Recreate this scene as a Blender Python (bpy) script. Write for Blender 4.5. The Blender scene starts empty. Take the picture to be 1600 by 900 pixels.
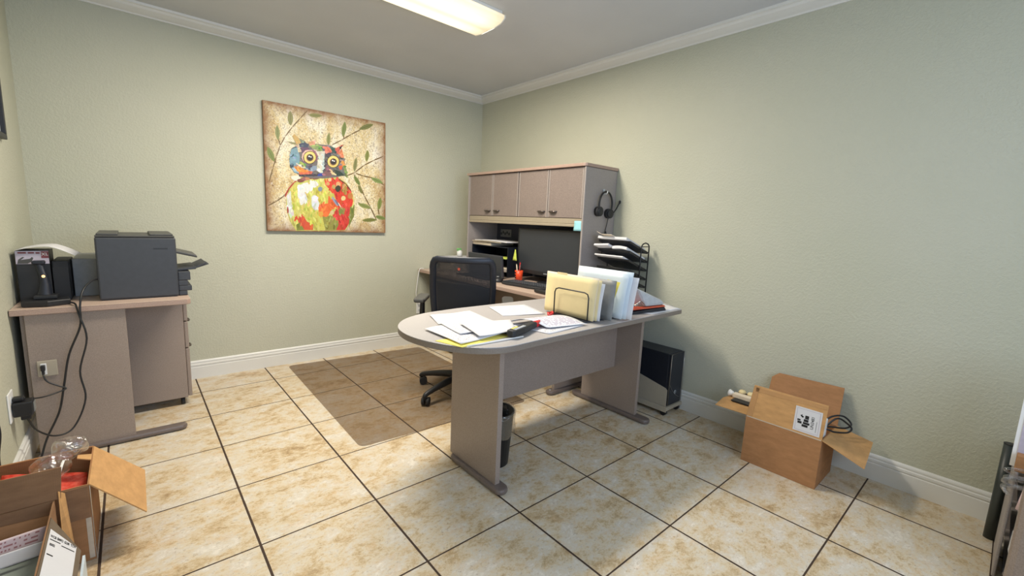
import bpy, bmesh, math, random
import numpy as np
from mathutils import Vector, Matrix
PI = math.pi
SC = bpy.context.scene
COL = SC.collection

# ------------------------------------------------------------ camera, world, lights, exposure
cam_d = bpy.data.cameras.new('camera')
cam = bpy.data.objects.new('camera', cam_d); COL.objects.link(cam)
cam.matrix_world = Matrix(((0.7568804, 0.0648233, -0.6503306, -2.87943), (-0.6521245, 0.1406722, -0.7449463, -3.88817),
                           (0.0431936, 0.9879318, 0.1487449, 1.25711), (0, 0, 0, 1)))
cam_d.sensor_width = 36; cam_d.sensor_fit = 'HORIZONTAL'; cam_d.lens = 15.43; cam_d.clip_start = 0.02
SC.camera = cam
SC.view_settings.view_transform = 'Standard'
SC.view_settings.look = 'None'
SC.view_settings.exposure = 0.0
SC.view_settings.gamma = 1.0
SC.view_settings.use_curve_mapping = False
W = bpy.data.worlds.new('world'); SC.world = W; W.use_nodes = True
W.node_tree.nodes['Background'].inputs[0].default_value = (0.62, 0.78, 1.0, 1)
W.node_tree.nodes['Background'].inputs[1].default_value = 0.8
LAMP_W = 70.0          # the tubes behind the diffuser
LENS_GLOW = 1.15
DAYLIGHT_FILL_W = 50.0
BASE_W = 3.327
CEIL = 2.515
FRONT_Y = -4.85
def area(name, loc, rot, sx, sy, w, color):
    d = bpy.data.lights.new(name, 'AREA'); d.shape = 'RECTANGLE'; d.size = sx; d.size_y = sy; d.energy = w; d.color = color
    o = bpy.data.objects.new(name, d); COL.objects.link(o); o.location = loc; o.rotation_euler = rot
    return o
# daylight stand-in: area lamp added outside an added window, for fill
area('daylight_fill', (-1.85, FRONT_Y - 0.12, 1.5), (PI / 2, 0, 0), 2.3, 1.5, DAYLIGHT_FILL_W, (0.74, 0.89, 1.16))

# ------------------------------------------------------------ materials
def lin(v):
    v /= 255.0
    return v / 12.92 if v <= 0.04045 else ((v + 0.055) / 1.055) ** 2.4
def rgb(r, g, b): return (lin(r), lin(g), lin(b), 1)
class NT:
    def __init__(s, name):
        s.m = bpy.data.materials.new(name); s.m.use_nodes = True
        s.t = s.m.node_tree; s.b = s.t.nodes['Principled BSDF']
    def n(s, t, **kw):
        x = s.t.nodes.new(t)
        for k, v in kw.items(): setattr(x, k, v)
        return x
    def l(s, a, b): s.t.links.new(a, b)
    def mth(s, op, a, b=None, c=None):
        x = s.n('ShaderNodeMath', operation=op)
        for i, v in enumerate((a, b, c)):
            if v is None: continue
            if isinstance(v, (int, float)): x.inputs[i].default_value = v
            else: s.l(v, x.inputs[i])
        return x.outputs[0]
    def mix(s, f, a, b):
        x = s.n('ShaderNodeMix', data_type='RGBA')
        for i, v in ((0, f), (6, a), (7, b)):
            if isinstance(v, (int, float, tuple)): x.inputs[i].default_value = v
            else: s.l(v, x.inputs[i])
        return x.outputs[2]
    def noise(s, vec, scale, detail=3, rough=0.5, dist=0):
        x = s.n('ShaderNodeTexNoise'); x.inputs['Scale'].default_value = scale
        x.inputs['Detail'].default_value = detail; x.inputs['Roughness'].default_value = rough; x.inputs['Distortion'].default_value = dist
        if vec is not None: s.l(vec, x.inputs['Vector'])
        return x.outputs['Fac']
    def ramp(s, f, stops):
        x = s.n('ShaderNodeValToRGB'); s.l(f, x.inputs[0])
        e = x.color_ramp.elements
        while len(e) < len(stops): e.new(0.5)
        for i, (p, c) in enumerate(stops): e[i].position = p; e[i].color = c
        return x.outputs[0]
    def obj(s): return s.n('ShaderNodeTexCoord').outputs['Object']
    def geo(s): return s.n('ShaderNodeNewGeometry').outputs['Position']
    def bump(s, h, strength, dist=0.002):
        x = s.n('ShaderNodeBump'); x.inputs['Strength'].default_value = strength; x.inputs['Distance'].default_value = dist
        s.l(h, x.inputs['Height']); s.l(x.outputs[0], s.b.inputs['Normal'])
    def map(s, vec, scale):
        x = s.n('ShaderNodeMapping'); x.inputs['Scale'].default_value = scale; s.l(vec, x.inputs['Vector']); return x.outputs[0]
def mat(name, c, rough=0.5, metal=0.0, var=0.06, vs=40, bump=0, bs=200, spec=0.5, c2=None, emit=None, alpha=None):
    t = NT(name); b = t.b
    b.inputs['Roughness'].default_value = rough; b.inputs['Metallic'].default_value = metal
    b.inputs['Specular IOR Level'].default_value = spec
    f = t.noise(t.obj(), vs, 4, 0.6)
    if c2 is None: c2 = tuple(min(1, x * (1 + var)) for x in c[:3]) + (1,); c1 = tuple(x * (1 - var) for x in c[:3]) + (1,)
    else: c1 = c
    t.l(t.ramp(f, [(0.35, c1), (0.65, c2)]), b.inputs['Base Color'])
    if bump: t.bump(t.noise(t.obj(), bs, 3), bump)
    if emit: b.inputs['Emission Color'].default_value = emit[0]; b.inputs['Emission Strength'].default_value = emit[1]
    if alpha is not None: b.inputs['Alpha'].default_value = alpha
    return t.m

def m_wall():
    t = NT('sage_wall_paint'); p = t.geo(); t.b.inputs['Roughness'].default_value = 0.55; t.b.inputs['Specular IOR Level'].default_value = 0.35
    t.l(t.ramp(t.noise(p, 1.3, 3), [(0.3, rgb(188, 189, 170)), (0.7, rgb(193, 193, 176))]), t.b.inputs['Base Color'])
    n = t.noise(p, 75, 4, 0.6, 0.3)
    t.bump(t.ramp(n, [(0.42, (0, 0, 0, 1)), (0.62, (1, 1, 1, 1))]), 0.32, 0.004)
    return t.m
def m_ceiling():
    t = NT('white_ceiling_paint'); p = t.geo(); t.b.inputs['Roughness'].default_value = 0.8
    t.l(t.ramp(t.noise(p, 2, 2), [(0.3, rgb(198, 201, 206)), (0.7, rgb(204, 207, 212))]), t.b.inputs['Base Color'])
    t.bump(t.noise(p, 45, 3), 0.25, 0.004)
    return t.m
TILE = 0.4572
def m_tile():
    t = NT('beige_stone_tile'); p = t.geo()
    sep = t.n('ShaderNodeSeparateXYZ'); t.l(p, sep.inputs[0])
    x = t.mth('ADD', t.mth('DIVIDE', sep.outputs[0], TILE), 6.6433 + 20)
    y = t.mth('ADD', t.mth('DIVIDE', sep.outputs[1], TILE), 0.7183 + 20)
    fx, fy = t.mth('FRACT', x), t.mth('FRACT', y)
    dx = t.mth('MINIMUM', fx, t.mth('SUBTRACT', 1, fx)); dy = t.mth('MINIMUM', fy, t.mth('SUBTRACT', 1, fy))
    wob = t.noise(p, 30, 2)
    gx = t.mth('LESS_THAN', dx, t.mth('ADD', 0.0080, t.mth('MULTIPLY', wob, 0.003)))
    gy = t.mth('LESS_THAN', dy, t.mth('ADD', 0.0058, t.mth('MULTIPLY', wob, 0.003)))
    g = t.mth('MAXIMUM', gx, gy)
    ix, iy = t.mth('FLOOR', x), t.mth('FLOOR', y)
    comb = t.n('ShaderNodeCombineXYZ'); t.l(ix, comb.inputs[0]); t.l(iy, comb.inputs[1])
    wn = t.n('ShaderNodeTexWhiteNoise', noise_dimensions='3D'); t.l(comb.outputs[0], wn.inputs['Vector'])
    off = t.n('ShaderNodeVectorMath', operation='SCALE'); t.l(wn.outputs['Color'], off.inputs[0]); off.inputs['Scale'].default_value = 9
    add = t.n('ShaderNodeVectorMath', operation='ADD'); t.l(p, add.inputs[0]); t.l(off.outputs[0], add.inputs[1])
    v = add.outputs[0]
    vs = t.map(v, (1.0, 1.35, 1.0))
    a = t.noise(vs, 7, 12, 0.82, 0.15)
    base = t.ramp(a, [(0.36, rgb(160, 134, 98)), (0.44, rgb(196, 174, 138)), (0.50, rgb(212, 198, 172)), (0.56, rgb(208, 201, 188)), (0.64, rgb(228, 221, 208))])
    b = t.noise(vs, 11, 10, 0.8, 0.2)
    base = t.mix(t.ramp(b, [(0.52, (0, 0, 0, 1)), (0.62, (0.36, 0.36, 0.36, 1))]), base, rgb(204, 168, 120))
    c = t.noise(vs, 60, 8, 0.8, 0.5)
    base = t.mix(t.ramp(c, [(0.56, (0, 0, 0, 1)), (0.63, (0.6, 0.6, 0.6, 1))]), base, rgb(142, 116, 86))
    tint = t.mix(t.mth('MULTIPLY', wn.outputs['Value'], 0.10), base, rgb(200, 178, 146))
    t.l(t.mix(g, tint, rgb(66, 50, 40)), t.b.inputs['Base Color'])
    r = t.mth('ADD', 0.34, t.mth('MULTIPLY', g, 0.5)); t.l(r, t.b.inputs['Roughness'])
    t.b.inputs['Specular IOR Level'].default_value = 0.4
    h = t.mth('SUBTRACT', t.mth('MULTIPLY', a, 0.3), g)
    t.bump(h, 0.35, 0.003)
    return t.m
def m_laminate(name, c, c2, rough=0.42):
    t = NT(name); p = t.geo(); t.b.inputs['Roughness'].default_value = rough
    f = t.noise(p, 260, 3, 0.7)
    g = t.noise(p, 9, 3)
    base = t.ramp(f, [(0.38, c), (0.62, c2)])
    dark = tuple(x * 0.93 for x in c[:3]) + (1,)
    t.l(t.mix(t.mth('MULTIPLY', g, 0.35), base, dark), t.b.inputs['Base Color'])
    return t.m
def m_cardboard(name, c):
    t = NT(name); p = t.obj(); t.b.inputs['Roughness'].default_value = 0.78; t.b.inputs['Specular IOR Level'].default_value = 0.2
    c1 = tuple(x * 0.86 for x in c[:3]) + (1,); c2 = tuple(min(1, x * 1.12) for x in c[:3]) + (1,)
    f = t.noise(t.map(p, (1, 1, 3)), 14, 5, 0.65)
    t.l(t.ramp(f, [(0.3, c1), (0.7, c2)]), t.b.inputs['Base Color'])
    w = t.n('ShaderNodeTexWave'); w.inputs['Scale'].default_value = 60; t.l(p, w.inputs['Vector'])
    t.bump(w.outputs['Fac'], 0.08, 0.001)
    return t.m
def m_print(name, c, ink, rows=26, cover=0.5, cols=70):
    """paper with rows of small print laid out in its own uv"""
    t = NT(name); uv = t.n('ShaderNodeTexCoord').outputs['UV']; t.b.inputs['Roughness'].default_value = 0.75
    sep = t.n('ShaderNodeSeparateXYZ'); t.l(uv, sep.inputs[0]); u, v = sep.outputs[0], sep.outputs[1]
    rv = t.mth('MULTIPLY', v, rows); line = t.mth('LESS_THAN', t.mth('FRACT', rv), 0.42)
    comb = t.n('ShaderNodeCombineXYZ'); t.l(t.mth('FLOOR', t.mth('MULTIPLY', u, cols)), comb.inputs[0]); t.l(t.mth('FLOOR', rv), comb.inputs[1])
    wn = t.n('ShaderNodeTexWhiteNoise', noise_dimensions='2D'); t.l(comb.outputs[0], wn.inputs['Vector'])
    on = t.mth('LESS_THAN', wn.outputs['Value'], cover)
    mg = t.mth('MULTIPLY', t.mth('GREATER_THAN', u, 0.09), t.mth('LESS_THAN', u, 0.91))
    mg = t.mth('MULTIPLY', mg, t.mth('MULTIPLY', t.mth('GREATER_THAN', v, 0.08), t.mth('LESS_THAN', v, 0.93)))
    f = t.mth('MULTIPLY', t.mth('MULTIPLY', line, on), mg)
    t.l(t.mix(t.mth('MULTIPLY', f, 0.75), c, ink), t.b.inputs['Base Color'])
    return t.m
def m_clear(name, tint, rough=0.08, opac=0.12, spec=0.5, face=0.35, bump=0.6, base=(0.9, 0.9, 0.9, 1), gloss=False):
    t = NT(name)
    tr = t.n('ShaderNodeBsdfTransparent'); tr.inputs[0].default_value = tint
    t.b.inputs['Base Color'].default_value = base; t.b.inputs['Roughness'].default_value = rough
    t.b.inputs['Specular IOR Level'].default_value = spec
    if bump: t.bump(t.noise(t.obj(), 35, 3, 0.6, 1.0), bump, 0.006)
    surf = t.b.outputs[0]
    if gloss:
        g = t.n('ShaderNodeBsdfGlossy'); g.inputs['Roughness'].default_value = rough; g.inputs['Color'].default_value = (1, 1, 1, 1); surf = g.outputs[0]
        if bump: t.l(t.b.inputs['Normal'].links[0].from_socket, g.inputs['Normal'])
    lw = t.n('ShaderNodeLayerWeight'); lw.inputs['Blend'].default_value = 0.35
    f = t.mth('ADD', opac, t.mth('MULTIPLY', lw.outputs['Facing'], face))
    mx = t.n('ShaderNodeMixShader'); t.l(f, mx.inputs[0]); t.l(tr.outputs[0], mx.inputs[1]); t.l(surf, mx.inputs[2])
    t.l(mx.outputs[0], t.t.nodes['Material Output'].inputs['Surface'])
    return t.m
def m_mesh(name, c, hole):
    """woven mesh with real holes between the threads"""
    t = NT(name); t.b.inputs['Base Color'].default_value = c; t.b.inputs['Roughness'].default_value = 0.7
    f = t.noise(t.obj(), 900, 1)
    t.l(t.mth('GREATER_THAN', f, hole), t.b.inputs['Alpha'])
    return t.m
def m_vcol():
    t = NT('oil_paint'); a = t.n('ShaderNodeAttribute', attribute_name='Col'); t.b.inputs['Roughness'].default_value = 0.5
    n = t.noise(t.obj(), 160, 3, 0.6)
    x = t.n('ShaderNodeMix', data_type='RGBA', blend_type='MULTIPLY'); x.inputs[0].default_value = 0.5
    t.l(a.outputs['Color'], x.inputs[6]); t.l(t.ramp(n, [(0.3, (0.5, 0.5, 0.5, 1)), (0.7, (1.0, 1.0, 1.0, 1))]), x.inputs[7])
    t.l(x.outputs[2], t.b.inputs['Base Color']); t.bump(n, 0.3, 0.002)
    return t.m
def m_canvas(x0, x1, z0, z1):
    t = NT('textured_canvas_ground'); p = t.geo(); t.b.inputs['Roughness'].default_value = 0.55
    f = t.noise(t.map(p, (1, 1, 0.45)), 9, 5, 0.65, 0.6)
    base = t.ramp(f, [(0.32, rgb(196, 168, 112)), (0.44, rgb(214, 196, 148)), (0.54, rgb(222, 210, 176)), (0.66, rgb(232, 226, 210))])
    s = t.noise(t.map(p, (1.4, 1, 1)), 62, 5, 0.75, 1.4)
    base = t.mix(t.ramp(s, [(0.52, (0, 0, 0, 1)), (0.60, (0.82, 0.82, 0.82, 1))]), base, rgb(92, 68, 50))
    s2 = t.noise(p, 70, 4, 0.7, 1.5)
    base = t.mix(t.ramp(s2, [(0.54, (0, 0, 0, 1)), (0.62, (0.75, 0.75, 0.75, 1))]), base, rgb(240, 236, 222))
    sep = t.n('ShaderNodeSeparateXYZ'); t.l(p, sep.inputs[0])
    ex = t.mth('MINIMUM', t.mth('SUBTRACT', sep.outputs[0], x0), t.mth('SUBTRACT', x1, sep.outputs[0]))
    ez = t.mth('MINIMUM', t.mth('SUBTRACT', sep.outputs[2], z0), t.mth('SUBTRACT', z1, sep.outputs[2]))
    e = t.mth('ADD', t.mth('MINIMUM', ex, ez), t.mth('MULTIPLY', t.noise(p, 14, 4, 0.7), 0.10))
    k = t.ramp(e, [(0.05, (0.95, 0.95, 0.95, 1)), (0.085, (0.45, 0.45, 0.45, 1)), (0.15, (0, 0, 0, 1))])
    base = t.mix(k, base, rgb(128, 84, 46))
    t.l(base, t.b.inputs['Base Color']); t.bump(s, 0.5, 0.004)
    return t.m

def m_lens():
    """ribbed diffuser, brighter over the two tubes inside"""
    t = NT('lamp_diffuser'); t.b.inputs['Base Color'].default_value = rgb(236, 228, 206); t.b.inputs['Roughness'].default_value = 0.35
    sep = t.n('ShaderNodeSeparateXYZ'); t.l(t.geo(), sep.inputs[0])
    d = t.mth('ABSOLUTE', t.mth('SUBTRACT', t.mth('ABSOLUTE', t.mth('ADD', sep.outputs[1], 1.485)), 0.075))
    tube = t.ramp(d, [(0.0, (1.0, 0.93, 0.76, 1)), (0.035, (1.0, 0.90, 0.70, 1)), (0.085, (0.72, 0.60, 0.40, 1))])
    e = t.mth('SUBTRACT', -1.08, sep.outputs[0])
    end = t.ramp(e, [(0.0, (0.55, 0.5, 0.42, 1)), (0.10, (0.9, 0.88, 0.85, 1)), (0.2, (1, 1, 1, 1))])
    x = t.n('ShaderNodeMix', data_type='RGBA', blend_type='MULTIPLY'); x.inputs[0].default_value = 1; t.l(tube, x.inputs[6]); t.l(end, x.inputs[7])
    t.l(x.outputs[2], t.b.inputs['Emission Color']); t.b.inputs['Emission Strength'].default_value = LENS_GLOW
    return t.m
M = dict(
    wall=m_wall(), ceiling=m_ceiling(), tile=m_tile(),
    trim=mat('white_trim_paint', rgb(222, 222, 218), 0.4, var=0.01, vs=5),
    lam=m_laminate('mauve_grey_laminate', rgb(140, 126, 117), rgb(160, 146, 136)),
    lamtop=m_laminate('lit_grey_laminate_top', rgb(170, 166, 165), rgb(186, 182, 181), 0.33),  # paler than the leg laminate: lamp light and gloss put into the colour
    lampink=m_laminate('pinkish_laminate_top', rgb(180, 158, 143), rgb(204, 182, 166), 0.36),
    edge=m_laminate('brown_grey_edge_band', rgb(122, 112, 103), rgb(136, 126, 117)),
    edgepink=m_laminate('rosy_edge_band', rgb(160, 136, 124), rgb(178, 154, 140)),
    door=m_laminate('speckled_taupe_door_board', rgb(112, 100, 95), rgb(150, 137, 130), 0.6),
    side=m_laminate('grey_side_panel_board', rgb(146, 138, 134), rgb(160, 152, 148), 0.5),
    foot=mat('dark_taupe_foot_metal', rgb(112, 101, 96), 0.4, 0.1),
    rail=mat('tan_rail_board', rgb(158, 147, 128), 0.5, var=0.03),
    backboard=mat('dark_slate_backboard', rgb(66, 68, 80), 0.9, vs=300, var=0.12),
    black=mat('black_plastic', rgb(30, 31, 34), 0.45),
    blacktex=mat('textured_black_plastic', rgb(34, 35, 38), 0.6, bump=0.2, bs=500),
    navy=mat('blue_black_steel', rgb(36, 40, 50), 0.4, 0.2),
    charcoal=mat('charcoal_printer_plastic', rgb(58, 61, 67), 0.5, bump=0.08, bs=600),
    charcoal2=mat('warm_dark_grey_plastic', rgb(74, 74, 72), 0.5),
    screen=mat('matt_dark_screen', rgb(50, 54, 60), 0.35, var=0.02),
    grey=mat('mid_grey_plastic', rgb(128, 130, 130), 0.5),
    lgrey=mat('pale_grey_plastic', rgb(186, 190, 194), 0.42),
    silver=mat('brushed_nickel', rgb(170, 165, 158), 0.3, 0.9),
    darknickel=mat('dark_nickel', rgb(110, 102, 98), 0.32, 0.85),
    white=mat('white_plastic', rgb(232, 232, 230), 0.45, var=0.01),
    paper=mat('white_paper', rgb(214, 214, 217), 0.8, var=0.015, vs=12),
    cream=mat('cream_paper', rgb(226, 212, 190), 0.8, var=0.03, vs=12),
    manila=mat('manila_card', rgb(224, 206, 158), 0.75, var=0.03, vs=10),
    yellow=mat('yellow_paper', rgb(240, 226, 110), 0.75, var=0.03),
    lime=mat('lime_sticky_paper', rgb(206, 220, 96), 0.75, var=0.03),
    blue=mat('light_blue_sticky_paper', rgb(150, 208, 220), 0.75, var=0.03),
    pink=mat('pink_card', rgb(222, 196, 198), 0.75, var=0.03),
    orange=mat('orange_plastic', rgb(228, 78, 38), 0.4),
    rust=mat('orange_red_plastic', rgb(206, 88, 58), 0.4),
    red=mat('red_plastic', rgb(200, 36, 40), 0.4),
    beige=mat('beige_painted_steel', rgb(176, 166, 148), 0.45, var=0.02),
    card=m_cardboard('brown_cardboard', rgb(166, 122, 84)),
    cardlight=m_cardboard('tan_cardboard', rgb(196, 152, 102)),
    carddark=m_cardboard('dull_brown_cardboard', rgb(142, 108, 80)),
    cardgrey=m_cardboard('grey_brown_cardboard', rgb(112, 98, 82)),
    tape=mat('glossy_packing_tape', rgb(186, 142, 96), 0.12, var=0.04),
    tapeclear=mat('clear_packing_tape', rgb(196, 184, 166), 0.1, var=0.06),
    bubble=mat('red_bubble_mailer', rgb(206, 58, 44), 0.22, bump=0.9, bs=90, c2=rgb(226, 104, 86)),
    clear=m_clear('clear_plastic_film', (0.95, 0.95, 0.95, 1), opac=0.10, face=0.55, bump=1.0, gloss=True),
    mat=m_clear('smoky_clear_vinyl', (0.80, 0.775, 0.75, 1), 0.28, 0.03, face=0.10, bump=0, base=rgb(160, 140, 125)),
    mesh=m_mesh('black_woven_mesh', rgb(34, 36, 42), 0.345),
    traymesh=m_mesh('black_wire_mesh', rgb(24, 25, 32), 0.36),
    folder=mat('frosted_plastic_folder', rgb(206, 218, 226), 0.35, var=0.03, vs=8),
    tube=mat('dark_green_grey_tube', rgb(52, 58, 56), 0.4),
    celadon=mat('grey_green_plastic', rgb(146, 158, 150), 0.5, var=0.05, vs=20),
    ink=mat('black_ink', rgb(28, 28, 30), 0.7),
    greyink=mat('grey_ink', rgb(120, 120, 124), 0.7),
    lilac=mat('pale_lilac_printed_card', rgb(186, 178, 192), 0.4, var=0.05),
    maroon=mat('maroon_printed_card', rgb(120, 58, 62), 0.4),
    green=mat('leaf_green_plastic', rgb(120, 190, 110), 0.45),
    print=m_print('printed_paper', rgb(214, 214, 218), rgb(96, 100, 116)),
    pinkprint=m_print('printed_pink_card', rgb(222, 200, 202), rgb(150, 60, 60), 5, 0.6, 40),
    printc=m_print('densely_printed_paper', rgb(214, 216, 222), rgb(130, 90, 130), 18, 0.7, 30),
    paint=m_vcol(), canvas=m_canvas(-2.068, -1.093, 1.106, 2.079),
    canvasedge=mat('brown_painted_canvas_edge', rgb(128, 92, 56), 0.6, var=0.3, vs=30),
    lens=m_lens(),
    led=mat('orange_indicator', rgb(255, 150, 60), 0.4, emit=((1.0, 0.55, 0.2, 1), 3)),
    glass=m_clear('window_glass', (0.97, 0.98, 0.98, 1), 0.02, 0.03),
)

# ------------------------------------------------------------ mesh building
class MB:
    def __init__(s): s.bm = bmesh.new(); s.uv = None
    def _merge(s, b, mi=0, smooth=False):
        me = bpy.data.meshes.new('t'); 
        for f in b.faces:
            f.material_index = mi
            if smooth: f.smooth = True
        b.to_mesh(me); b.free(); s.bm.from_mesh(me); bpy.data.meshes.remove(me); return s
    def box(s, x0, x1, y0, y1, z0, z1, bev=0.0, mi=0, mtx=None, seg=2):
        b = bmesh.new(); bmesh.ops.create_cube(b, size=1)
        cx, cy, cz = (x0 + x1) / 2, (y0 + y1) / 2, (z0 + z1) / 2
        for v in b.verts: v.co = Vector((cx + v.co.x * abs(x1 - x0), cy + v.co.y * abs(y1 - y0), cz + v.co.z * abs(z1 - z0)))
        if bev: bmesh.ops.bevel(b, geom=b.edges[:] , offset=bev, segments=seg, affect='EDGES', profile=0.5)
        if mtx: bmesh.ops.transform(b, matrix=mtx, verts=b.verts)
        return s._merge(b, mi)
    def hexa(s, pts, mi=0, bev=0):
        """8 corners: bottom 4 then top 4, same order"""
        b = bmesh.new(); v = [b.verts.new(p) for p in pts]
        for f in ((3, 2, 1, 0), (4, 5, 6, 7), (0, 1, 5, 4), (1, 2, 6, 5), (2, 3, 7, 6), (3, 0, 4, 7)): b.faces.new([v[i] for i in f])
        bmesh.ops.recalc_face_normals(b, faces=b.faces)
        if bev: bmesh.ops.bevel(b, geom=b.edges[:], offset=bev, segments=2, affect='EDGES', profile=0.5)
        return s._merge(b, mi)
    def slab(s, quad, th, mi=0, n=None):
        """a thin board: quad of 4 (or more) points, thickness th to the side n (default its normal)"""
        q = [Vector(p) for p in quad]; nn = (q[1] - q[0]).cross(q[2] - q[0]).normalized() if n is None else Vector(n).normalized()
        b = bmesh.new(); a = [b.verts.new(p) for p in q]; c = [b.verts.new(p + nn * th) for p in q]; k = len(q)
        b.faces.new(a[::-1]); b.faces.new(c)
        for i in range(k): b.faces.new((a[i], a[(i + 1) % k], c[(i + 1) % k], c[i]))
        bmesh.ops.recalc_face_normals(b, faces=b.faces)
        return s._merge(b, mi)
    def prism(s, out, z0, z1, bev=0, mi=0, mtx=None, smooth=False):
        b = bmesh.new(); lo = [b.verts.new((x, y, z0)) for x, y in out]; hi = [b.verts.new((x, y, z1)) for x, y in out]; k = len(out)
        fb = b.faces.new(lo[::-1]); ft = b.faces.new(hi)
        for i in range(k): b.faces.new((lo[i], lo[(i + 1) % k], hi[(i + 1) % k], hi[i]))
        bmesh.ops.recalc_face_normals(b, faces=b.faces)
        if bev: bmesh.ops.bevel(b, geom=list(ft.edges) + list(fb.edges), offset=bev, segments=2, affect='EDGES', profile=0.5)
        if mtx: bmesh.ops.transform(b, matrix=mtx, verts=b.verts)
        return s._merge(b, mi, smooth)
    def cyl(s, p0, p1, r, r2=None, n=16, mi=0, cap=True):
        p0, p1 = Vector(p0), Vector(p1); d = p1 - p0
        b = bmesh.new(); bmesh.ops.create_cone(b, cap_ends=cap, segments=n, radius1=r, radius2=r if r2 is None else r2, depth=d.length)
        q = Vector((0, 0, 1)).rotation_difference(d.normalized())
        bmesh.ops.transform(b, matrix=Matrix.Translation((p0 + p1) / 2) @ q.to_matrix().to_4x4(), verts=b.verts)
        for f in b.faces: f.smooth = len(f.verts) == 4
        for f in b.faces: f.material_index = mi
        me = bpy.data.meshes.new('t'); b.to_mesh(me); b.free(); s.bm.from_mesh(me); bpy.data.meshes.remove(me); return s
    def sph(s, c, r, sc=(1, 1, 1), n=16, mi=0, mtx=None):
        b = bmesh.new(); bmesh.ops.create_uvsphere(b, u_segments=n, v_segments=max(6, n // 2), radius=r)
        for v in b.verts: v.co = Vector((v.co.x * sc[0], v.co.y * sc[1], v.co.z * sc[2]))
        if mtx: bmesh.ops.transform(b, matrix=mtx, verts=b.verts)
        bmesh.ops.translate(b, vec=Vector(c), verts=b.verts)
        return s._merge(b, mi, True)
    def lathe(s, prof, c=(0, 0, 0), n=28, mi=0, smooth=True):
        b = bmesh.new(); rings = []
        for r, z in prof: rings.append([b.verts.new((c[0] + r * math.cos(2 * PI * i / n), c[1] + r * math.sin(2 * PI * i / n), c[2] + z)) for i in range(n)])
        for a, d in zip(rings, rings[1:]):
            for i in range(n): b.faces.new((a[i], a[(i + 1) % n], d[(i + 1) % n], d[i]))
        b.faces.new(rings[0][::-1]); b.faces.new(rings[-1])
        return s._merge(b, mi, smooth)
    def tube(s, pts, r, n=8, mi=0, closed=False, smoothpath=True, radii=None):
        P = [Vector(p) for p in pts]
        if smoothpath and len(P) > 2:
            Q = []; K = len(P); rr = []
            rng = range(K) if closed else range(K - 1)
            for i in rng:
                p0 = P[(i - 1) % K] if closed or i > 0 else P[0]; p1 = P[i]; p2 = P[(i + 1) % K]; p3 = P[(i + 2) % K] if closed or i + 2 < K else P[-1]
                for j in range(6):
                    t = j / 6
                    Q.append(0.5 * ((2 * p1) + (-p0 + p2) * t + (2 * p0 - 5 * p1 + 4 * p2 - p3) * t * t + (-p0 + 3 * p1 - 3 * p2 + p3) * t ** 3))
                    if radii: rr.append(radii[i] * (1 - t) + radii[(i + 1) % K] * t)
            if not closed:
                Q.append(P[-1])
                if radii: rr.append(radii[-1])
            P = Q; radii = rr if radii else None
        b = bmesh.new(); rings = []; K = len(P); up = None
        for i, p in enumerate(P):
            if closed: d = P[(i + 1) % K] - P[i - 1]
            else: d = P[min(i + 1, K - 1)] - P[max(i - 1, 0)]
            if d.length < 1e-9: d = Vector((0, 0, 1))
            d.normalize()
            if up is None: up = Vector((0, 0, 1)) if abs(d.z) < 0.9 else Vector((1, 0, 0))
            a = d.cross(up)
            if a.length < 1e-6: a = d.orthogonal()
            a.normalize(); up = a.cross(d).normalized(); R = radii[i] if radii else r
            rings.append([b.verts.new(p + a * R * math.cos(2 * PI * k / n) + up * R * math.sin(2 * PI * k / n)) for k in range(n)])
        for i in range(K if closed else K - 1):
            A, B = rings[i], rings[(i + 1) % K]
            for k in range(n): b.faces.new((A[k], A[(k + 1) % n], B[(k + 1) % n], B[k]))
        if not closed: b.faces.new(rings[0][::-1]); b.faces.new(rings[-1])
        bmesh.ops.recalc_face_normals(b, faces=b.faces)
        return s._merge(b, mi, True)
    def sheet(s, c4, th=0.0008, nx=8, ny=8, fz=None, mi=0, base=0.0):
        """paper sheet over 4 corner points (u along 0->1, v along 0->3), lifted by fz(u,v); with uv"""
        q = [Vector(p) for p in c4]; b = bmesh.new(); uvl = b.loops.layers.uv.new('UVMap')
        def P(u, v, o): 
            p = (q[0] * (1 - u) + q[1] * u) * (1 - v) + (q[3] * (1 - u) + q[2] * u) * v
            n = (q[1] - q[0]).cross(q[3] - q[0]).normalized()
            if n.z < -0.01: n = -n
            return p + n * ((fz(u, v) if fz else 0) + base + o)
        T = [[b.verts.new(P(i / nx, j / ny, th)) for i in range(nx + 1)] for j in range(ny + 1)]
        B = [[b.verts.new(P(i / nx, j / ny, 0)) for i in range(nx + 1)] for j in range(ny + 1)]
        def face(vs, uvs):
            f = b.faces.new(vs); f.smooth = True
            for l, w in zip(f.loops, uvs): l[uvl].uv = w
        for j in range(ny):
            for i in range(nx):
                w = [(i / nx, j / ny), ((i + 1) / nx, j / ny), ((i + 1) / nx, (j + 1) / ny), (i / nx, (j + 1) / ny)]
                face((T[j][i], T[j][i + 1], T[j + 1][i + 1], T[j + 1][i]), w)
                face((B[j][i], B[j + 1][i], B[j + 1][i + 1], B[j][i + 1]), [w[0], w[3], w[2], w[1]])
        ring = [(0, i) for i in range(nx + 1)] + [(j, nx) for j in range(1, ny + 1)] + [(ny, i) for i in range(nx - 1, -1, -1)] + [(j, 0) for j in range(ny - 1, 0, -1)]
        for a, d in zip(ring, ring[1:] + ring[:1]):
            f = b.faces.new((T[a[0]][a[1]], B[a[0]][a[1]], B[d[0]][d[1]], T[d[0]][d[1]]))
            for l in f.loops: l[uvl].uv = (0, 0)
        bmesh.ops.recalc_face_normals(b, faces=b.faces)
        for f in b.faces: f.material_index = mi
        me = bpy.data.meshes.new('t'); b.to_mesh(me); b.free(); s.bm.from_mesh(me); bpy.data.meshes.remove(me); return s
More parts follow.
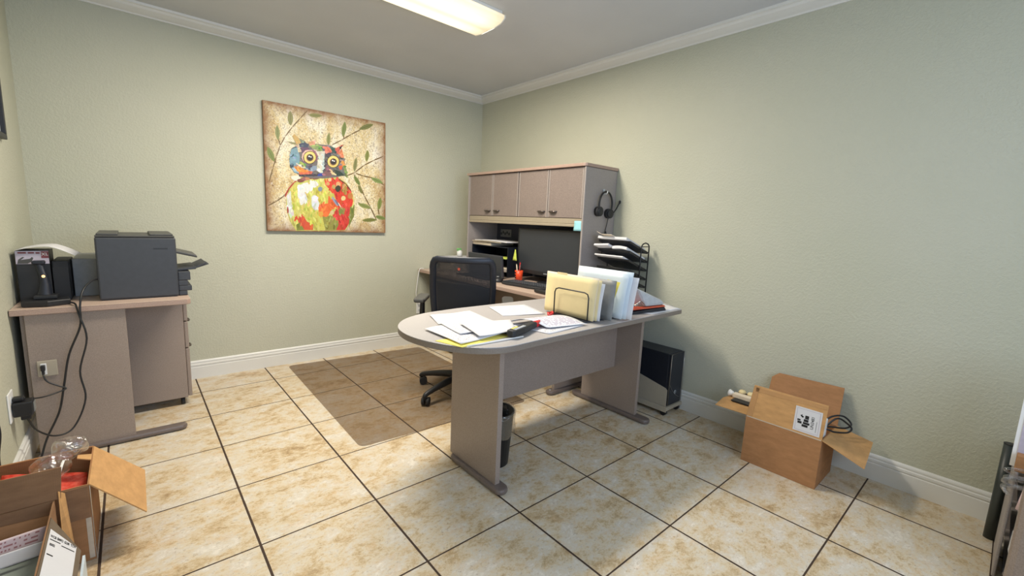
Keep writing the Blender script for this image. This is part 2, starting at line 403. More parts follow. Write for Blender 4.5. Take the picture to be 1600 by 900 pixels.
    def build(s, name, mats, parent=None, local=False, loc=None):
        if not isinstance(mats, (list, tuple)): mats = [mats]
        root = parent
        while root is not None and root.parent is not None: root = root.parent
        if root is not None:
            if not local: bmesh.ops.translate(s.bm, vec=-Vector(root.location), verts=s.bm.verts)
        elif loc is None and not local:
            vs = s.bm.verts; xs = [v.co.x for v in vs]; ys = [v.co.y for v in vs]
            loc = ((min(xs) + max(xs)) / 2, (min(ys) + max(ys)) / 2, min(v.co.z for v in vs))
            bmesh.ops.translate(s.bm, vec=-Vector(loc), verts=s.bm.verts)
        me = bpy.data.meshes.new(name); s.bm.to_mesh(me); s.bm.free()
        for m in mats: me.materials.append(M[m] if isinstance(m, str) else m)
        o = bpy.data.objects.new(name, me); COL.objects.link(o)
        if parent is not None: o.parent = parent
        elif loc is not None: o.location = loc
        return o
def B(*a, **k): return MB().box(*a, **k)
def thing(name, label, cat, loc=(0, 0, 0), group=None, rz=0):
    o = bpy.data.objects.new(name, None); o.empty_display_size = 0.1; COL.objects.link(o)
    o.location = loc; o.rotation_euler = (0, 0, rz); o['label'] = label; o['category'] = cat
    if group: o['group'] = group
    return o
def tag(o, label, cat, group=None):
    o['label'] = label; o['category'] = cat
    if group: o['group'] = group
    return o
def struct(o): o['kind'] = 'structure'; return o
def text(s, size, mtx, m, parent, name='lettering', depth=0.0004, align='CENTER', bold=0.0, sx=1.0):
    cu = bpy.data.curves.new('t', 'FONT'); cu.body = s; cu.size = size; cu.align_x = align; cu.align_y = 'CENTER'; cu.extrude = depth; cu.offset = bold
    to = bpy.data.objects.new('t', cu); COL.objects.link(to); dg = bpy.context.evaluated_depsgraph_get(); dg.update()
    me = bpy.data.meshes.new_from_object(to.evaluated_get(dg)); bpy.data.objects.remove(to); bpy.data.curves.remove(cu)
    mx = mtx @ Matrix.Diagonal((sx, 1, 1, 1)); me.transform(mx)
    root = parent
    while root.parent is not None: root = root.parent
    me.transform(Matrix.Translation(-Vector(root.location)))
    me.materials.clear(); me.materials.append(M[m]); me.name = name
    o = bpy.data.objects.new(name, me); COL.objects.link(o); o.parent = parent
    return o
def frame(o, xdir, ydir):
    x = Vector(xdir).normalized(); y = Vector(ydir); z = x.cross(y).normalized(); y = z.cross(x)
    m = Matrix((x, y, z)).transposed().to_4x4(); m.translation = Vector(o); return m
random.seed(7)

# ------------------------------------------------------------ the room
L, F = -BASE_W, FRONT_Y
struct(B(L - 0.1, 0.1, F - 0.1, 0.1, -0.1, 0.0).build('floor', 'tile', loc=(0, 0, 0)))
struct(B(L - 0.1, 0.1, F - 0.1, 0.1, CEIL, CEIL + 0.1).build('ceiling', 'ceiling', loc=(0, 0, 0)))
struct(B(L, 0.0, 0.0, 0.1, 0, CEIL).build('wall_back', 'wall', loc=(0, 0, 0)))
struct(B(0.0, 0.1, F, 0.1, 0, CEIL).build('wall_right', 'wall', loc=(0, 0, 0)))
struct(B(L - 0.1, L, F, 0.1, 0, CEIL).build('wall_left', 'wall', loc=(0, 0, 0)))
wx0, wx1, wz0, wz1 = -3.05, -0.65, 0.75, 2.25  # opening and window added out of view to let the fill light in
wf = MB().box(L, wx0, F - 0.1, F, 0, CEIL).box(wx1, 0, F - 0.1, F, 0, CEIL).box(wx0, wx1, F - 0.1, F, 0, wz0).box(wx0, wx1, F - 0.1, F, wz1, CEIL)
struct(wf.build('wall_front', 'wall', loc=(0, 0, 0)))
w = struct(MB().box(wx0, wx0 + 0.05, F - 0.08, F - 0.03, wz0, wz1).box(wx1 - 0.05, wx1, F - 0.08, F - 0.03, wz0, wz1)
           .box(wx0 + .05, wx1 - .05, F - 0.08, F - 0.03, wz0, wz0 + 0.05).box(wx0 + .05, wx1 - .05, F - 0.08, F - 0.03, wz1 - 0.05, wz1).box(-1.87, -1.83, F - 0.08, F - 0.03, wz0 + .05, wz1 - .05).build('added_window_1', 'trim', loc=(0, 0, 0)))
B(wx0 + .05, wx1 - .05, F - 0.058, F - 0.052, wz0 + .05, wz1 - .05).build('pane', 'glass', w)
# baseboards: stepped profile swept along each wall
def sweep(prof, p0, p1, out):
    """prof: (distance from wall, z) ; out: unit vector into the room"""
    mb = MB(); b = bmesh.new(); o = Vector(out); A = [b.verts.new(Vector(p0) + o * d + Vector((0, 0, z))) for d, z in prof]
    Bv = [b.verts.new(Vector(p1) + o * d + Vector((0, 0, z))) for d, z in prof]; k = len(prof)
    b.faces.new(A); b.faces.new(Bv[::-1])
    for i in range(k): b.faces.new((A[i], Bv[i], Bv[(i + 1) % k], A[(i + 1) % k]))
    bmesh.ops.recalc_face_normals(b, faces=b.faces); mb._merge(b); return mb
bp = [(0, 0), (0.0145, 0), (0.0145, 0.088), (0.0105, 0.091), (0.0105, 0.096), (0.0145, 0.099), (0.0145, 0.110), (0.0095, 0.114), (0.0095, 0.119), (0.0115, 0.122), (0.010, 0.130), (0.005, 0.136), (0, 0.137)]
struct(sweep(bp, (L, 0, 0), (0, 0, 0), (0, -1, 0)).build('baseboard_back', 'trim', loc=(0, 0, 0)))
struct(sweep(bp, (0, -0.0145, 0), (0, F, 0), (-1, 0, 0)).build('baseboard_right', 'trim', loc=(0, 0, 0)))
struct(sweep(bp, (L, F, 0), (L, -0.0145, 0), (1, 0, 0)).build('baseboard_left', 'trim', loc=(0, 0, 0)))
H = CEIL - 2.454
cp = [(0, -H), (0.008, -H), (0.012, -H + .008), (0.030, -H + .016), (0.058, -0.030), (0.066, -0.018), (0.078, -0.014), (0.080, 0), (0, 0)]
for i, (a, b_, o) in enumerate((((L, 0, CEIL), (0, 0, CEIL), (0, -1, 0)), ((0, 0, CEIL), (0, F, CEIL), (-1, 0, 0)), ((L, F, CEIL), (L, 0, CEIL), (1, 0, 0)))):
    struct(sweep(cp, a, b_, o).build('trim_%d' % (i + 1), 'trim', loc=(0, 0, 0)))

# ceiling lamp
lamp = area('tube_light', (-1.69, -1.485, CEIL - 0.0695), (0, 0, 0), 1.20, 0.28, LAMP_W, (1.0, 0.91, 0.77))
lt = thing('ceiling_light', 'long white wraparound fluorescent light fixed to the ceiling', 'light', (-1.69, -1.485, CEIL))
B(-2.29, -1.09, -1.64, -1.33, CEIL - 0.022, CEIL - 0.001).build('light_housing', 'trim', lt)
lp = [(-0.165, -0.024), (-0.165, -0.040), (-0.13, -0.060), (-0.06, -0.068), (0.06, -0.068), (0.13, -0.060), (0.165, -0.040), (0.165, -0.024)]
mb = MB(); b = bmesh.new()
A_ = [b.verts.new((-2.30, -1.485 + y, CEIL + z)) for y, z in lp]; C_ = [b.verts.new((-1.08, -1.485 + y, CEIL + z)) for y, z in lp]
b.faces.new(A_); b.faces.new(C_[::-1])
for i in range(len(lp)): b.faces.new((A_[i], C_[i], C_[(i + 1) % len(lp)], A_[(i + 1) % len(lp)]))
bmesh.ops.recalc_face_normals(b, faces=b.faces); mb._merge(b); mb.build('diffuser', 'lens', lt)
for x in (-2.303, -1.077): MB().tube([(x, -1.485 + y, CEIL + z) for y, z in lp], 0.004, 6, smoothpath=False).build('end_trim', 'white', lt)

# ------------------------------------------------------------ peninsula desk
ZT = 0.757
out = [(-0.27, -2.54), (-0.9, -2.555), (-1.55, -2.575), (-1.70, -2.585), (-1.80, -2.568), (-1.88, -2.515), (-1.94, -2.435), (-1.985, -2.33), (-2.003, -2.22),
       (-1.99, -2.11), (-1.95, -2.02), (-1.88, -1.94), (-1.79, -1.885), (-1.68, -1.85), (-1.5, -1.833), (-0.04, -1.835), (-0.04, -2.13), (-0.12, -2.29)]
def smooth_outline(pts, k0, k1, n=5):
    """round the run of points k0..k1"""
    res = []
    for i, p in enumerate(pts):
        res.append(p)
        if k0 <= i < k1:
            p0, p1, p2, p3 = [Vector(pts[j]) for j in (i - 1, i, i + 1, i + 2)]
            for j in range(1, n):
                t = j / n; q = 0.5 * ((2 * p1) + (-p0 + p2) * t + (2 * p0 - 5 * p1 + 4 * p2 - p3) * t * t + (-p0 + 3 * p1 - 3 * p2 + p3) * t ** 3); res.append((q.x, q.y))
    return res
pen = thing('peninsula_desk', 'grey-topped desk with one rounded end, covered in papers', 'desk', (-1.1, -2.2, 0))
po = smooth_outline(out, 3, 13)
def shrink(o, d, c=(-1.1, -2.2)): return [(x + (c[0] - x) * d / 0.9, y + (c[1] - y) * d / 0.4) for x, y in o]
MB().prism(po, ZT - 0.004, ZT, 0.0015).build('desktop', 'lamtop', pen)
MB().prism(po, ZT - 0.029, ZT - 0.0041, 0.003).build('edge_band', 'edge', pen)
for x, y0, y1, f0, f1 in ((-1.645, -2.430, -2.045, -2.487, -2.06), (-0.425, -2.372, -1.915, -2.475, -1.83)):
    B(x - 0.014, x + 0.014, y0, y1, 0.030, ZT - 0.030, 0.002).build('leg_panel', 'lam', pen)
    mb = MB(); n = 10
    fo = [(x + 0.036 * math.cos(t), f1 - 0.036 + 0.036 * math.sin(t)) for t in [PI * i / n for i in range(n + 1)]] + [(x - 0.036 * math.cos(t), f0 + 0.036 - 0.036 * math.sin(t)) for t in [PI * i / n for i in range(n + 1)]]
    mb.prism(fo, 0.004, 0.032, 0.010); ft = mb.build('foot_rail', 'foot', pen)
    for gy_ in (f0 + 0.06, f1 - 0.06): MB().cyl((x, gy_, 0), (x, gy_, 0.006), 0.014).build('glide', 'black', ft)
B(-1.630, -0.440, -2.190, -2.172, 0.315, ZT - 0.030, 0.001).build('modesty_panel', 'lam', pen)

# ------------------------------------------------------------ computer desk along the right wall
cd = thing('computer_desk', 'long rosy-topped desk against the wall below the overhead cabinet', 'desk', (-0.37, -0.9, 0))
cdo = [(-0.016, -0.016), (-0.742, -0.016), (-0.742, -1.77), (-0.735, -1.79), (-0.715, -1.80), (-0.016, -1.80)]
MB().prism(cdo, ZT - 0.004, ZT, 0.0015).build('desktop', 'lampink', cd)
MB().prism(cdo, ZT - 0.029, ZT - 0.0041, 0.003).build('edge_band', 'edgepink', cd)
for y in (-0.075, -1.745):
    B(-0.56, -0.05, y - 0.012, y + 0.012, 0.03, ZT - 0.03, 0.002).build('leg_panel', 'lam', cd)
    n = 10; r = 0.034
    fo = [(-0.62 + r - r * math.cos(t), y - r + 0 * t + r - r * math.sin(t) * -1) for t in [0]]
    fo = [(-0.62 + r - r * math.sin(t), y + r * math.cos(t)) for t in [PI * i / n for i in range(n + 1)]] + [(-0.03, y - r), (-0.03, y + r)]
    ft = MB().prism(fo, 0.004, 0.032, 0.010).build('foot_rail', 'foot', cd)
    for gx_ in (-0.57, -0.08): MB().cyl((gx_, y, 0), (gx_, y, 0.006), 0.014).build('glide', 'black', ft)
    MB().cyl((-0.59, y, 0.0325), (-0.59, y, 0.0345), 0.007).build('cap_screw', 'lgrey', ft)
B(-0.30, -0.285, -1.73, -0.09, 0.30, ZT - 0.03, 0.001).build('modesty_panel', 'lam', cd)
kd = thing('drawer_pedestal', 'mauve-grey drawer unit under the desk behind the office chair', 'drawer unit', (-0.5, -0.42, 0))
B(-0.66, -0.34, -0.63, -0.22, 0.05, 0.70, 0.003).build('body', 'lam', kd)
for z0, z1 in ((0.06, 0.36), (0.365, 0.53), (0.535, 0.695)):
    d = B(-0.679, -0.661, -0.625, -0.225, z0, z1, 0.003).build('drawer', 'lam', kd)
    MB().tube([(-0.68, -0.475, z1 - 0.05), (-0.70, -0.455, z1 - 0.05), (-0.70, -0.395, z1 - 0.05), (-0.68, -0.375, z1 - 0.05)], 0.005).build('handle', 'darknickel', d)
for x in (-0.62, -0.38):
    for y in (-0.59, -0.26): MB().cyl((x - 0.008, y, 0.025), (x + 0.008, y, 0.025), 0.025).cyl((x, y, 0.03), (x, y, 0.0495), 0.006).build('caster', 'black', kd)

# hutch
HX = -0.352; Y0, Y1 = -0.315, -1.775; HT = 1.700
hu = thing('overhead_cabinet', 'taupe desk hutch with four speckled doors standing against the wall', 'cabinet', (-0.18, -1.045, ZT))
for y in (Y0, Y1):
    s = 1 if y == Y1 else -1
    B(-0.378, -0.004, min(y, y + s * 0.018), max(y, y + s * 0.018), ZT + 0.001, HT - 0.024, 0.006).build('side_panel', 'side', hu)
n = 6; top = [(-0.004, Y0 + 0.004), (-0.39, Y0 + 0.004), (-0.39, Y1 + 0.02), (-0.384, Y1 + 0.004), (-0.37, Y1 - 0.005), (-0.004, Y1 - 0.005)]
MB().prism(top, HT - 0.023, HT, 0.004).build('top_board', 'edgepink', hu)
B(-0.014, -0.006, Y1 + 0.02, Y0 - 0.02, ZT + 0.001, HT - 0.025).build('back_board', 'backboard', hu)  # whole hutch back in one dark slate colour
B(-0.350, -0.016, Y1 + 0.02, Y0 - 0.02, 1.285, 1.303).build('shelf_board', 'lam', hu)
B(-0.350, -0.016, -1.052, -1.036, 1.305, HT - 0.025).build('divider', 'lam', hu)
mb = MB().box(-0.372, -0.352, Y1 + 0.02, Y0 - 0.02, 1.240, 1.262, 0.004).box(-0.366, -0.352, Y1 + 0.02, Y0 - 0.02, 1.2625, 1.302, 0.003); mb.build('light_rail', 'rail', hu)
for k, (ya, yb) in enumerate(((-0.337, -0.690), (-0.695, -1.038), (-1.049, -1.395), (-1.400, -1.753))):
    d = B(HX - 0.018, HX, yb, ya, 1.305, HT - 0.027, 0.003).build('door', 'door', hu)
    for e0 in (yb + 0.001, ya - 0.012): B(HX - 0.0195, HX - 0.0181, e0, e0 + 0.011, 1.306, HT - 0.028).build('edge_strip', 'side', d)
    yc = yb + 0.062 if k % 2 == 0 else ya - 0.062; xh = HX - 0.019
    mb = MB().tube([(xh, yc - 0.040, 1.352), (xh - 0.016, yc - 0.026, 1.350), (xh - 0.020, yc, 1.349), (xh - 0.016, yc + 0.026, 1.350), (xh, yc + 0.040, 1.352)], 0.005, 8, radii=[0.004, 0.006, 0.0075, 0.006, 0.004])
    mb.sph((xh, yc, 1.345), 0.03, (0.08, 1.0, 0.35)); mb.build('handle', 'darknickel', d)

# data plate on the hutch back
dp = B(-0.022, -0.0145, -0.565, -0.40, 1.105, 1.182, 0.003).build('cable_plate', 'grey')
tag(dp, 'grey slotted plate on the dark hutch back above the paper stack', 'plate')
mb = MB()
for k in range(5): mb.box(-0.0245, -0.0222, -0.545 + k * 0.030, -0.527 + k * 0.030, 1.125 + (k % 2) * 0.012, 1.150 + (k % 2) * 0.012, 0.001)
p_ = mb.build('slots', 'black'); p_.parent = dp; p_.location = Vector(p_.location) - Vector(dp.location)
st = MB().sheet([(-0.3745, -1.690, 1.212), (-0.3745, -1.765, 1.212), (-0.3735, -1.765, 1.285), (-0.3735, -1.690, 1.285)], 0.0006, 4, 4, lambda u, v: 0.004 * (1 - v) ** 2).build('sticky_note', 'blue')
tag(st, 'light blue sticky note on the light rail under the cabinet doors', 'note')

# headset on its hook
hk = thing('adhesive_hook', 'small clear white hook stuck on the cabinet side', 'hook', (-0.163, -1.782, 1.50))
B(-0.174, -0.152, -1.7810, -1.7760, 1.490, 1.530, 0.003).build('backplate', 'lgrey', hk)
MB().tube([(-0.163, -1.781, 1.500), (-0.163, -1.802, 1.495), (-0.163, -1.812, 1.505), (-0.163, -1.812, 1.516)], 0.004).build('hook_arm', 'white', hk)
hs = thing('headset', 'black headset with boom microphone hanging on the cabinet side', 'headset', (-0.155, -1.80, 1.35))
yh = -1.799
MB().tube([(-0.155 + 0.078 * math.cos(t), yh, 1.415 + 0.096 * math.sin(t)) for t in [PI * 1.12 - i * PI * 1.24 / 12 for i in range(13)]], 0.007, 8).build('headband', 'black', hs)
MB().cyl((-0.230, -1.782, 1.362), (-0.230, -1.812, 1.362), 0.036).sph((-0.230, -1.812, 1.362), 0.030, (1, 0.3, 1)).build('ear_cup', 'blacktex', hs)
MB().cyl((-0.105, -1.782, 1.352), (-0.112, -1.812, 1.350), 0.036).sph((-0.112, -1.812, 1.350), 0.030, (1, 0.3, 1)).build('ear_cup', 'blacktex', hs)
MB().tube([(-0.085, -1.815, 1.350), (-0.055, -1.82, 1.385), (-0.014, -1.82, 1.440)], 0.005).sph((-0.012, -1.82, 1.443), 0.009, (1, 1, 1.5)).build('microphone_boom', 'black', hs)
MB().tube([(-0.115, -1.80, 1.318), (-0.120, -1.79, 1.25), (-0.128, -1.79, 1.215), (-0.108, -1.79, 1.19), (-0.112, -1.79, 1.165), (-0.133, -1.79, 1.19), (-0.125, -1.79, 1.215), (-0.118, -1.792, 1.20), (-0.135, -1.79, 1.165), (-0.15, -1.79, 1.14), (-0.15, -1.79, 1.0)], 0.0035, 6).build('cord', 'black', hs)

# ------------------------------------------------------------ on the computer desk
mon = thing('monitor', 'large dark widescreen monitor under the overhead cabinet', 'monitor', (-0.24, -1.355, ZT))
B(-0.305, -0.26, -1.717, -0.992, 0.825, 1.212, 0.006).build('bezel', 'black', mon)
B(-0.3065, -0.3045, -1.695, -1.014, 0.858, 1.195).build('screen', 'screen', mon)
MB().prism([(-0.26, -1.55), (-0.23, -1.5), (-0.23, -1.23), (-0.26, -1.18)], 0.87, 1.15, 0.004).build('rear_housing', 'black', mon)
B(-0.26, -0.215, -1.41, -1.32, ZT + 0.018, 0.95, 0.006).build('stand_neck', 'black', mon)
MB().lathe([(0.0, 0.001), (0.125, 0.001), (0.128, 0.008), (0.09, 0.014), (0.03, 0.02), (0.0, 0.02)], (-0.235, -1.365, ZT)).build('stand_base', 'black', mon)
text('SAMSUNG', 0.016, frame((-0.3060, -1.365, 0.842), (0, -1, 0), (0, 0, 1)), 'lgrey', mon)
m2 = thing('small_monitor', 'smaller dark screen behind the office chair backrest', 'monitor', (-0.45, -0.74, ZT))
mx = Matrix.Translation((-0.45, -0.74, ZT)) @ Matrix.Rotation(math.radians(-6), 4, 'Y')
MB().box(-0.012, 0.012, -0.245, 0.245, 0.012, 0.206, 0.004, mtx=mx).build('bezel', 'charcoal', m2)
MB().box(-0.0135, -0.0118, -0.235, 0.235, 0.024, 0.190, mtx=mx).build('screen', 'screen', m2)
B(-0.62, -0.435, -0.97, -0.51, ZT + 0.001, ZT + 0.011, 0.003).build('keyboard_base', 'black', m2)
kb = thing('keyboard', 'black ergonomic keyboard in front of the large monitor', 'keyboard', (-0.50, -1.36, ZT), rz=math.radians(8))
ko = [(-0.12, 0.13), (-0.10, 0.20), (-0.04, 0.245), (0.05, 0.25), (0.10, 0.20), (0.11, 0.0), (0.10, -0.20), (0.05, -0.25), (-0.04, -0.245), (-0.10, -0.20), (-0.125, -0.1), (-0.115, 0.0)]
MB().prism(ko, 0.002, 0.019, 0.005).build('body', 'blacktex', kb, local=True)
mb = MB()
for r in range(5):
    for k in range(19): mb.box(-0.055 + r * 0.028, -0.033 + r * 0.028, -0.212 + k * 0.0225, -0.194 + k * 0.0225, 0.0185, 0.0245, 0.002, seg=1)
mb.build('keys', 'charcoal', kb, local=True)
mo = thing('computer_mouse', 'black dome-shaped mouse beside the small screen', 'mouse', (-0.58, -1.07, ZT))
MB().lathe([(0.0, 0.001), (0.048, 0.001), (0.05, 0.008), (0.040, 0.026), (0.022, 0.038), (0.0, 0.041)], (-0.58, -1.07, ZT)).build('body', 'black', mo)
MB().cyl((-0.58, -1.07, ZT + 0.040), (-0.58, -1.07, ZT + 0.047), 0.012).build('scroll_ball', 'grey', mo)
wr = MB().tube([(-0.675, -1.625, ZT + 0.016), (-0.68, -1.70, ZT + 0.017), (-0.68, -1.765, ZT + 0.016)], 0.015, 12).build('wrist_rest', 'black')
tag(wr, 'short black wrist rest on the desk edge beside the keyboard', 'wrist rest')
CX, CY = -0.352, -1.075
cu = thing('pen_cup', 'orange-red cup holding pens beside the large monitor', 'cup', (CX, CY, ZT))
MB().lathe([(0.0, 0.001), (0.030, 0.001), (0.036, 0.088), (0.033, 0.088), (0.028, 0.006), (0.0, 0.006)], (CX, CY, ZT)).build('cup', 'orange', cu)
mb = MB()
for k in range(3): mb.box(CX - 0.0375, CX - 0.0325, CY - 0.002, CY + 0.010, ZT + 0.02 + k * 0.022, ZT + 0.032 + k * 0.022, 0.001)
mb.build('badge', 'black', cu)
for (dx, dy, h, m, lb) in ((-0.010, 0.010, 0.135, 'cream', 'cream-coloured pen standing in the orange cup'), (0.010, 0.004, 0.15, 'red', 'red pen standing in the orange cup'), (0.0, -0.012, 0.14, 'black', 'black pen standing in the orange cup')):
    pn = MB().cyl((CX + dx * 0.5, CY + dy * 0.5, ZT + 0.008), (CX + dx * 1.6, CY + dy * 1.6, ZT + h), 0.0045, n=8).cyl((CX + dx * 1.6, CY + dy * 1.6, ZT + h), (CX + dx * 1.68, CY + dy * 1.68, ZT + h + 0.01), 0.0045, 0.001, n=8).build('pen', m)
    tag(pn, lb, 'pen', 'pens in the orange cup')
# desktop sorter against the hutch back, with papers on it
so = thing('desktop_sorter', 'black tray sorter in the hutch below the grey slotted plate', 'sorter', (-0.2, -0.62, ZT))
for y in (-0.355, -0.895): B(-0.335, -0.03, y - 0.004, y + 0.004, ZT + 0.001, 1.030).build('side_frame', 'navy', so)
for z in (0.80, 0.915, 1.022): B(-0.335, -0.03, -0.890, -0.360, z, z + 0.006).build('tray', 'navy', so)
B(-0.031, -0.027, -0.890, -0.360, ZT + 0.002, 1.02).build('back_plate', 'navy', so)
def paper(name, c4, label, m='paper', th=0.0012, fz=None, base=0.0, group=None, cat='paper', nx=8, ny=8):
    o = MB().sheet(c4, th, nx, ny, fz, base=base).build(name, m); return tag(o, label, cat, group)
z = 1.0295
G_ = 'papers on the black tray sorter'
paper('paper_stack', [(-0.33, -0.36, z), (-0.33, -0.64, z), (-0.05, -0.64, z), (-0.05, -0.36, z)], 'thick cream stack of papers at the bottom of the pile on the black sorter', 'cream', 0.026, group=G_)
paper('folder', [(-0.355, -0.37, z + 0.028), (-0.345, -0.80, z + 0.028), (-0.08, -0.80, z + 0.028), (-0.08, -0.36, z + 0.028)], 'thin beige file folder on the cream paper stack', 'beige', 0.008, lambda u, v: 0.004 * math.sin(3 * u) + 0.002, group=G_)
paper('paper', [(-0.34, -0.40, z + 0.040), (-0.335, -0.875, z + 0.040), (-0.07, -0.88, z + 0.040), (-0.07, -0.40, z + 0.040)], 'white curling papers on top of the pile on the black sorter', 'paper', 0.006, lambda u, v: 0.008 * math.sin(2.6 * u) - 0.006 * u, group=G_)
paper('paper_bundle', [(-0.345, -0.70, 0.8065), (-0.345, -0.885, 0.8065), (-0.12, -0.885, 0.8065), (-0.12, -0.70, 0.8065)], 'pale paper bundle in the lowest tray of the black sorter', 'cream', 0.03, group=G_)
paper('note', [(-0.34, -0.74, 0.9215), (-0.345, -0.88, 0.9215), (-0.2, -0.88, 0.9215), (-0.2, -0.74, 0.9215)], 'lime yellow note in the middle tray of the black sorter', 'lime', 0.008, lambda u, v: 0.006 * (1 - u), group=G_, cat='note')
ls = MB().sheet([(-0.352, -0.985, 0.925), (-0.352, -1.040, 0.925), (-0.346, -1.015, 1.02), (-0.346, -1.005, 1.02)], 0.0008, 3, 5).build('sticky_note', 'lime')
tag(ls, 'lime yellow pointed note stuck on the left edge of the monitor', 'note')
# corner pile between hutch and back wall
bx = MB().box(-0.52, -0.20, -0.29, -0.06, ZT + 0.001, ZT + 0.118, 0.003).build('document_box', 'cream'); tag(bx, 'low cream document box at the wall end of the desk', 'box')
paper('paper', [(-0.56, -0.07, ZT + 0.120), (-0.54, -0.30, ZT + 0.120), (-0.22, -0.30, ZT + 0.120), (-0.24, -0.06, ZT + 0.120)], 'white papers lying on the cream document box beside the hutch', 'paper', 0.009, lambda u, v: 0.004 * math.sin(4 * u + v))
gb = thing('spray_bottle', 'small white and green bottle on the papers left of the hutch', 'bottle', (-0.36, -0.17, ZT + 0.130))
MB().lathe([(0, 0), (0.026, 0.0), (0.028, 0.045), (0.012, 0.062), (0.0, 0.062)], (-0.36, -0.17, ZT + 0.1345)).build('body', 'white', gb)
MB().box(-0.39, -0.345, -0.185, -0.155, ZT + 0.197, ZT + 0.213, 0.004).cyl((-0.36, -0.17, ZT + 0.19), (-0.36, -0.17, ZT + 0.2), 0.010).tube([(-0.385, -0.17, ZT + 0.196), (-0.378, -0.17, ZT + 0.182)], 0.005).build('trigger', 'green', gb)
ph = MB().box(-0.25, -0.21, -0.20, -0.13, ZT + 0.1345, ZT + 0.245, 0.010).build('phone_handset', 'black'); tag(ph, 'black handset standing between the bottle and the hutch side', 'phone')
wc = MB().tube([(-0.70, -0.05, ZT + 0.006), (-0.735, -0.05, ZT + 0.008), (-0.752, -0.05, ZT - 0.02), (-0.765, -0.04, 0.62), (-0.77, -0.03, 0.50), (-0.735, -0.022, 0.40)], 0.004, 6).build('hanging_cable', 'white'); tag(wc, 'thin white cord hanging over the wall end of the desk', 'cord')
def outlet(loc, ax, label):
    t = thing('wall_outlet', label, 'outlet', loc); x, y, z = loc
    if ax == 'y':
        B(x - 0.036, x + 0.036, y - 0.006, y, z - 0.058, z + 0.058, 0.003).build('cover_plate', 'white', t)
        for s in (-1, 1): MB().cyl((x, y - 0.009, z + s * 0.024), (x, y - 0.005, z + s * 0.024), 0.016).build('socket', 'lgrey', t)
    else:
        B(x, x + 0.006, y - 0.036, y + 0.036, z - 0.058, z + 0.058, 0.003).build('cover_plate', 'white', t)
        for s in (-1, 1): MB().cyl((x + 0.005, y, z + s * 0.024), (x + 0.009, y, z + s * 0.024), 0.016).build('socket', 'lgrey', t)
    return t
outlet((-0.715, -0.0005, 0.36), 'y', 'white outlet on the back wall behind the chair armrest')
# things under the computer desk
ub = MB().box(-0.16, -0.035, -1.70, -1.50, 0.001, 0.19, 0.004).build('battery_backup', 'navy'); tag(ub, 'blue-black box on the floor under the computer desk', 'battery backup')
rb = thing('network_box', 'small beige box on the floor under the computer desk', 'router', (-0.27, -1.665, 0))
B(-0.335, -0.205, -1.705, -1.625, 0.001, 0.075, 0.004).build('body', 'beige', rb)
B(-0.30, -0.25, -1.7075, -1.7045, 0.02, 0.05).build('port_opening', 'black', rb)

# ------------------------------------------------------------ computer tower on its rolling stand
pc = thing('computer_tower', 'black computer tower standing on the beige rolling stand', 'computer', (-0.115, -2.28, 0.062))
B(-0.20, -0.028, -2.452, -2.06, 0.0625, 0.428, 0.004).build('case', 'navy', pc)
fp = B(-0.198, -0.030, -2.468, -2.4525, 0.066, 0.426, 0.003).build('front_panel', 'navy', pc)
mb = MB().tube([(-0.1985, -2.470, 0.07), (-0.1985, -2.470, 0.4265), (-0.0295, -2.470, 0.4265), (-0.0295, -2.470, 0.07)], 0.0022, 6, smoothpath=False); mb.build('silver_trim', 'silver', pc)
mb = MB().cyl((-0.112, -2.4685, 0.150), (-0.112, -2.4712, 0.150), 0.0125, n=24); lg = mb.build('emblem', 'lgrey', pc)
MB().cyl((-0.112, -2.4713, 0.150), (-0.112, -2.4720, 0.150), 0.0095, n=24).build('emblem_field', 'navy', lg)
text('hp', 0.014, frame((-0.112, -2.4722, 0.151), (1, 0, 0), (0, 0, 1)), 'lgrey', lg)
MB().tube([(-0.19, -2.4695, 0.215), (-0.15, -2.4695, 0.165), (-0.09, -2.4695, 0.12), (-0.045, -2.4695, 0.10)], 0.0012, 5).build('styling_line', 'silver', pc)
cs = thing('rolling_stand', 'beige wheeled stand carrying the black computer tower', 'stand', (-0.115, -2.27, 0))
B(-0.222, -0.018, -2.475, -2.06, 0.050, 0.0620, 0.002).build('platform', 'beige', cs)
MB().slab([(-0.2065, -2.462, 0.063), (-0.2065, -2.462, 0.178), (-0.2065, -2.448, 0.190), (-0.2065, -2.07, 0.272), (-0.2065, -2.07, 0.063)], 0.004, n=(1, 0, 0)).build('side_plate', 'beige', cs)
B(-0.0225, -0.0190, -2.44, -2.07, 0.063, 0.20).build('side_plate', 'beige', cs)
B(-0.226, -0.222, -2.478, -2.06, 0.030, 0.064, 0.001).box(-0.222, -0.018, -2.4785, -2.4755, 0.040, 0.062, 0.001).build('skirt', 'beige', cs)
for x in (-0.205, -0.04):
    for y in (-2.45, -2.09):
        w_ = MB().cyl((x - 0.012, y, 0.021), (x + 0.012, y, 0.021), 0.021).build('caster', 'black', cs)
        MB().cyl((x, y, 0.03), (x, y, 0.0495), 0.006).box(x - 0.013, x + 0.013, y - 0.008, y + 0.008, 0.030, 0.044, 0.002).build('caster_fork', 'black', w_)
pcord = MB().tube([(-0.30, -2.06, 0.728), (-0.27, -2.12, 0.60), (-0.22, -2.09, 0.46), (-0.20, -2.03, 0.38), (-0.16, -2.045, 0.33)], 0.0035, 6).build('hanging_cable', 'black'); tag(pcord, 'black cord running down behind the desk leg to the computer tower', 'cord')

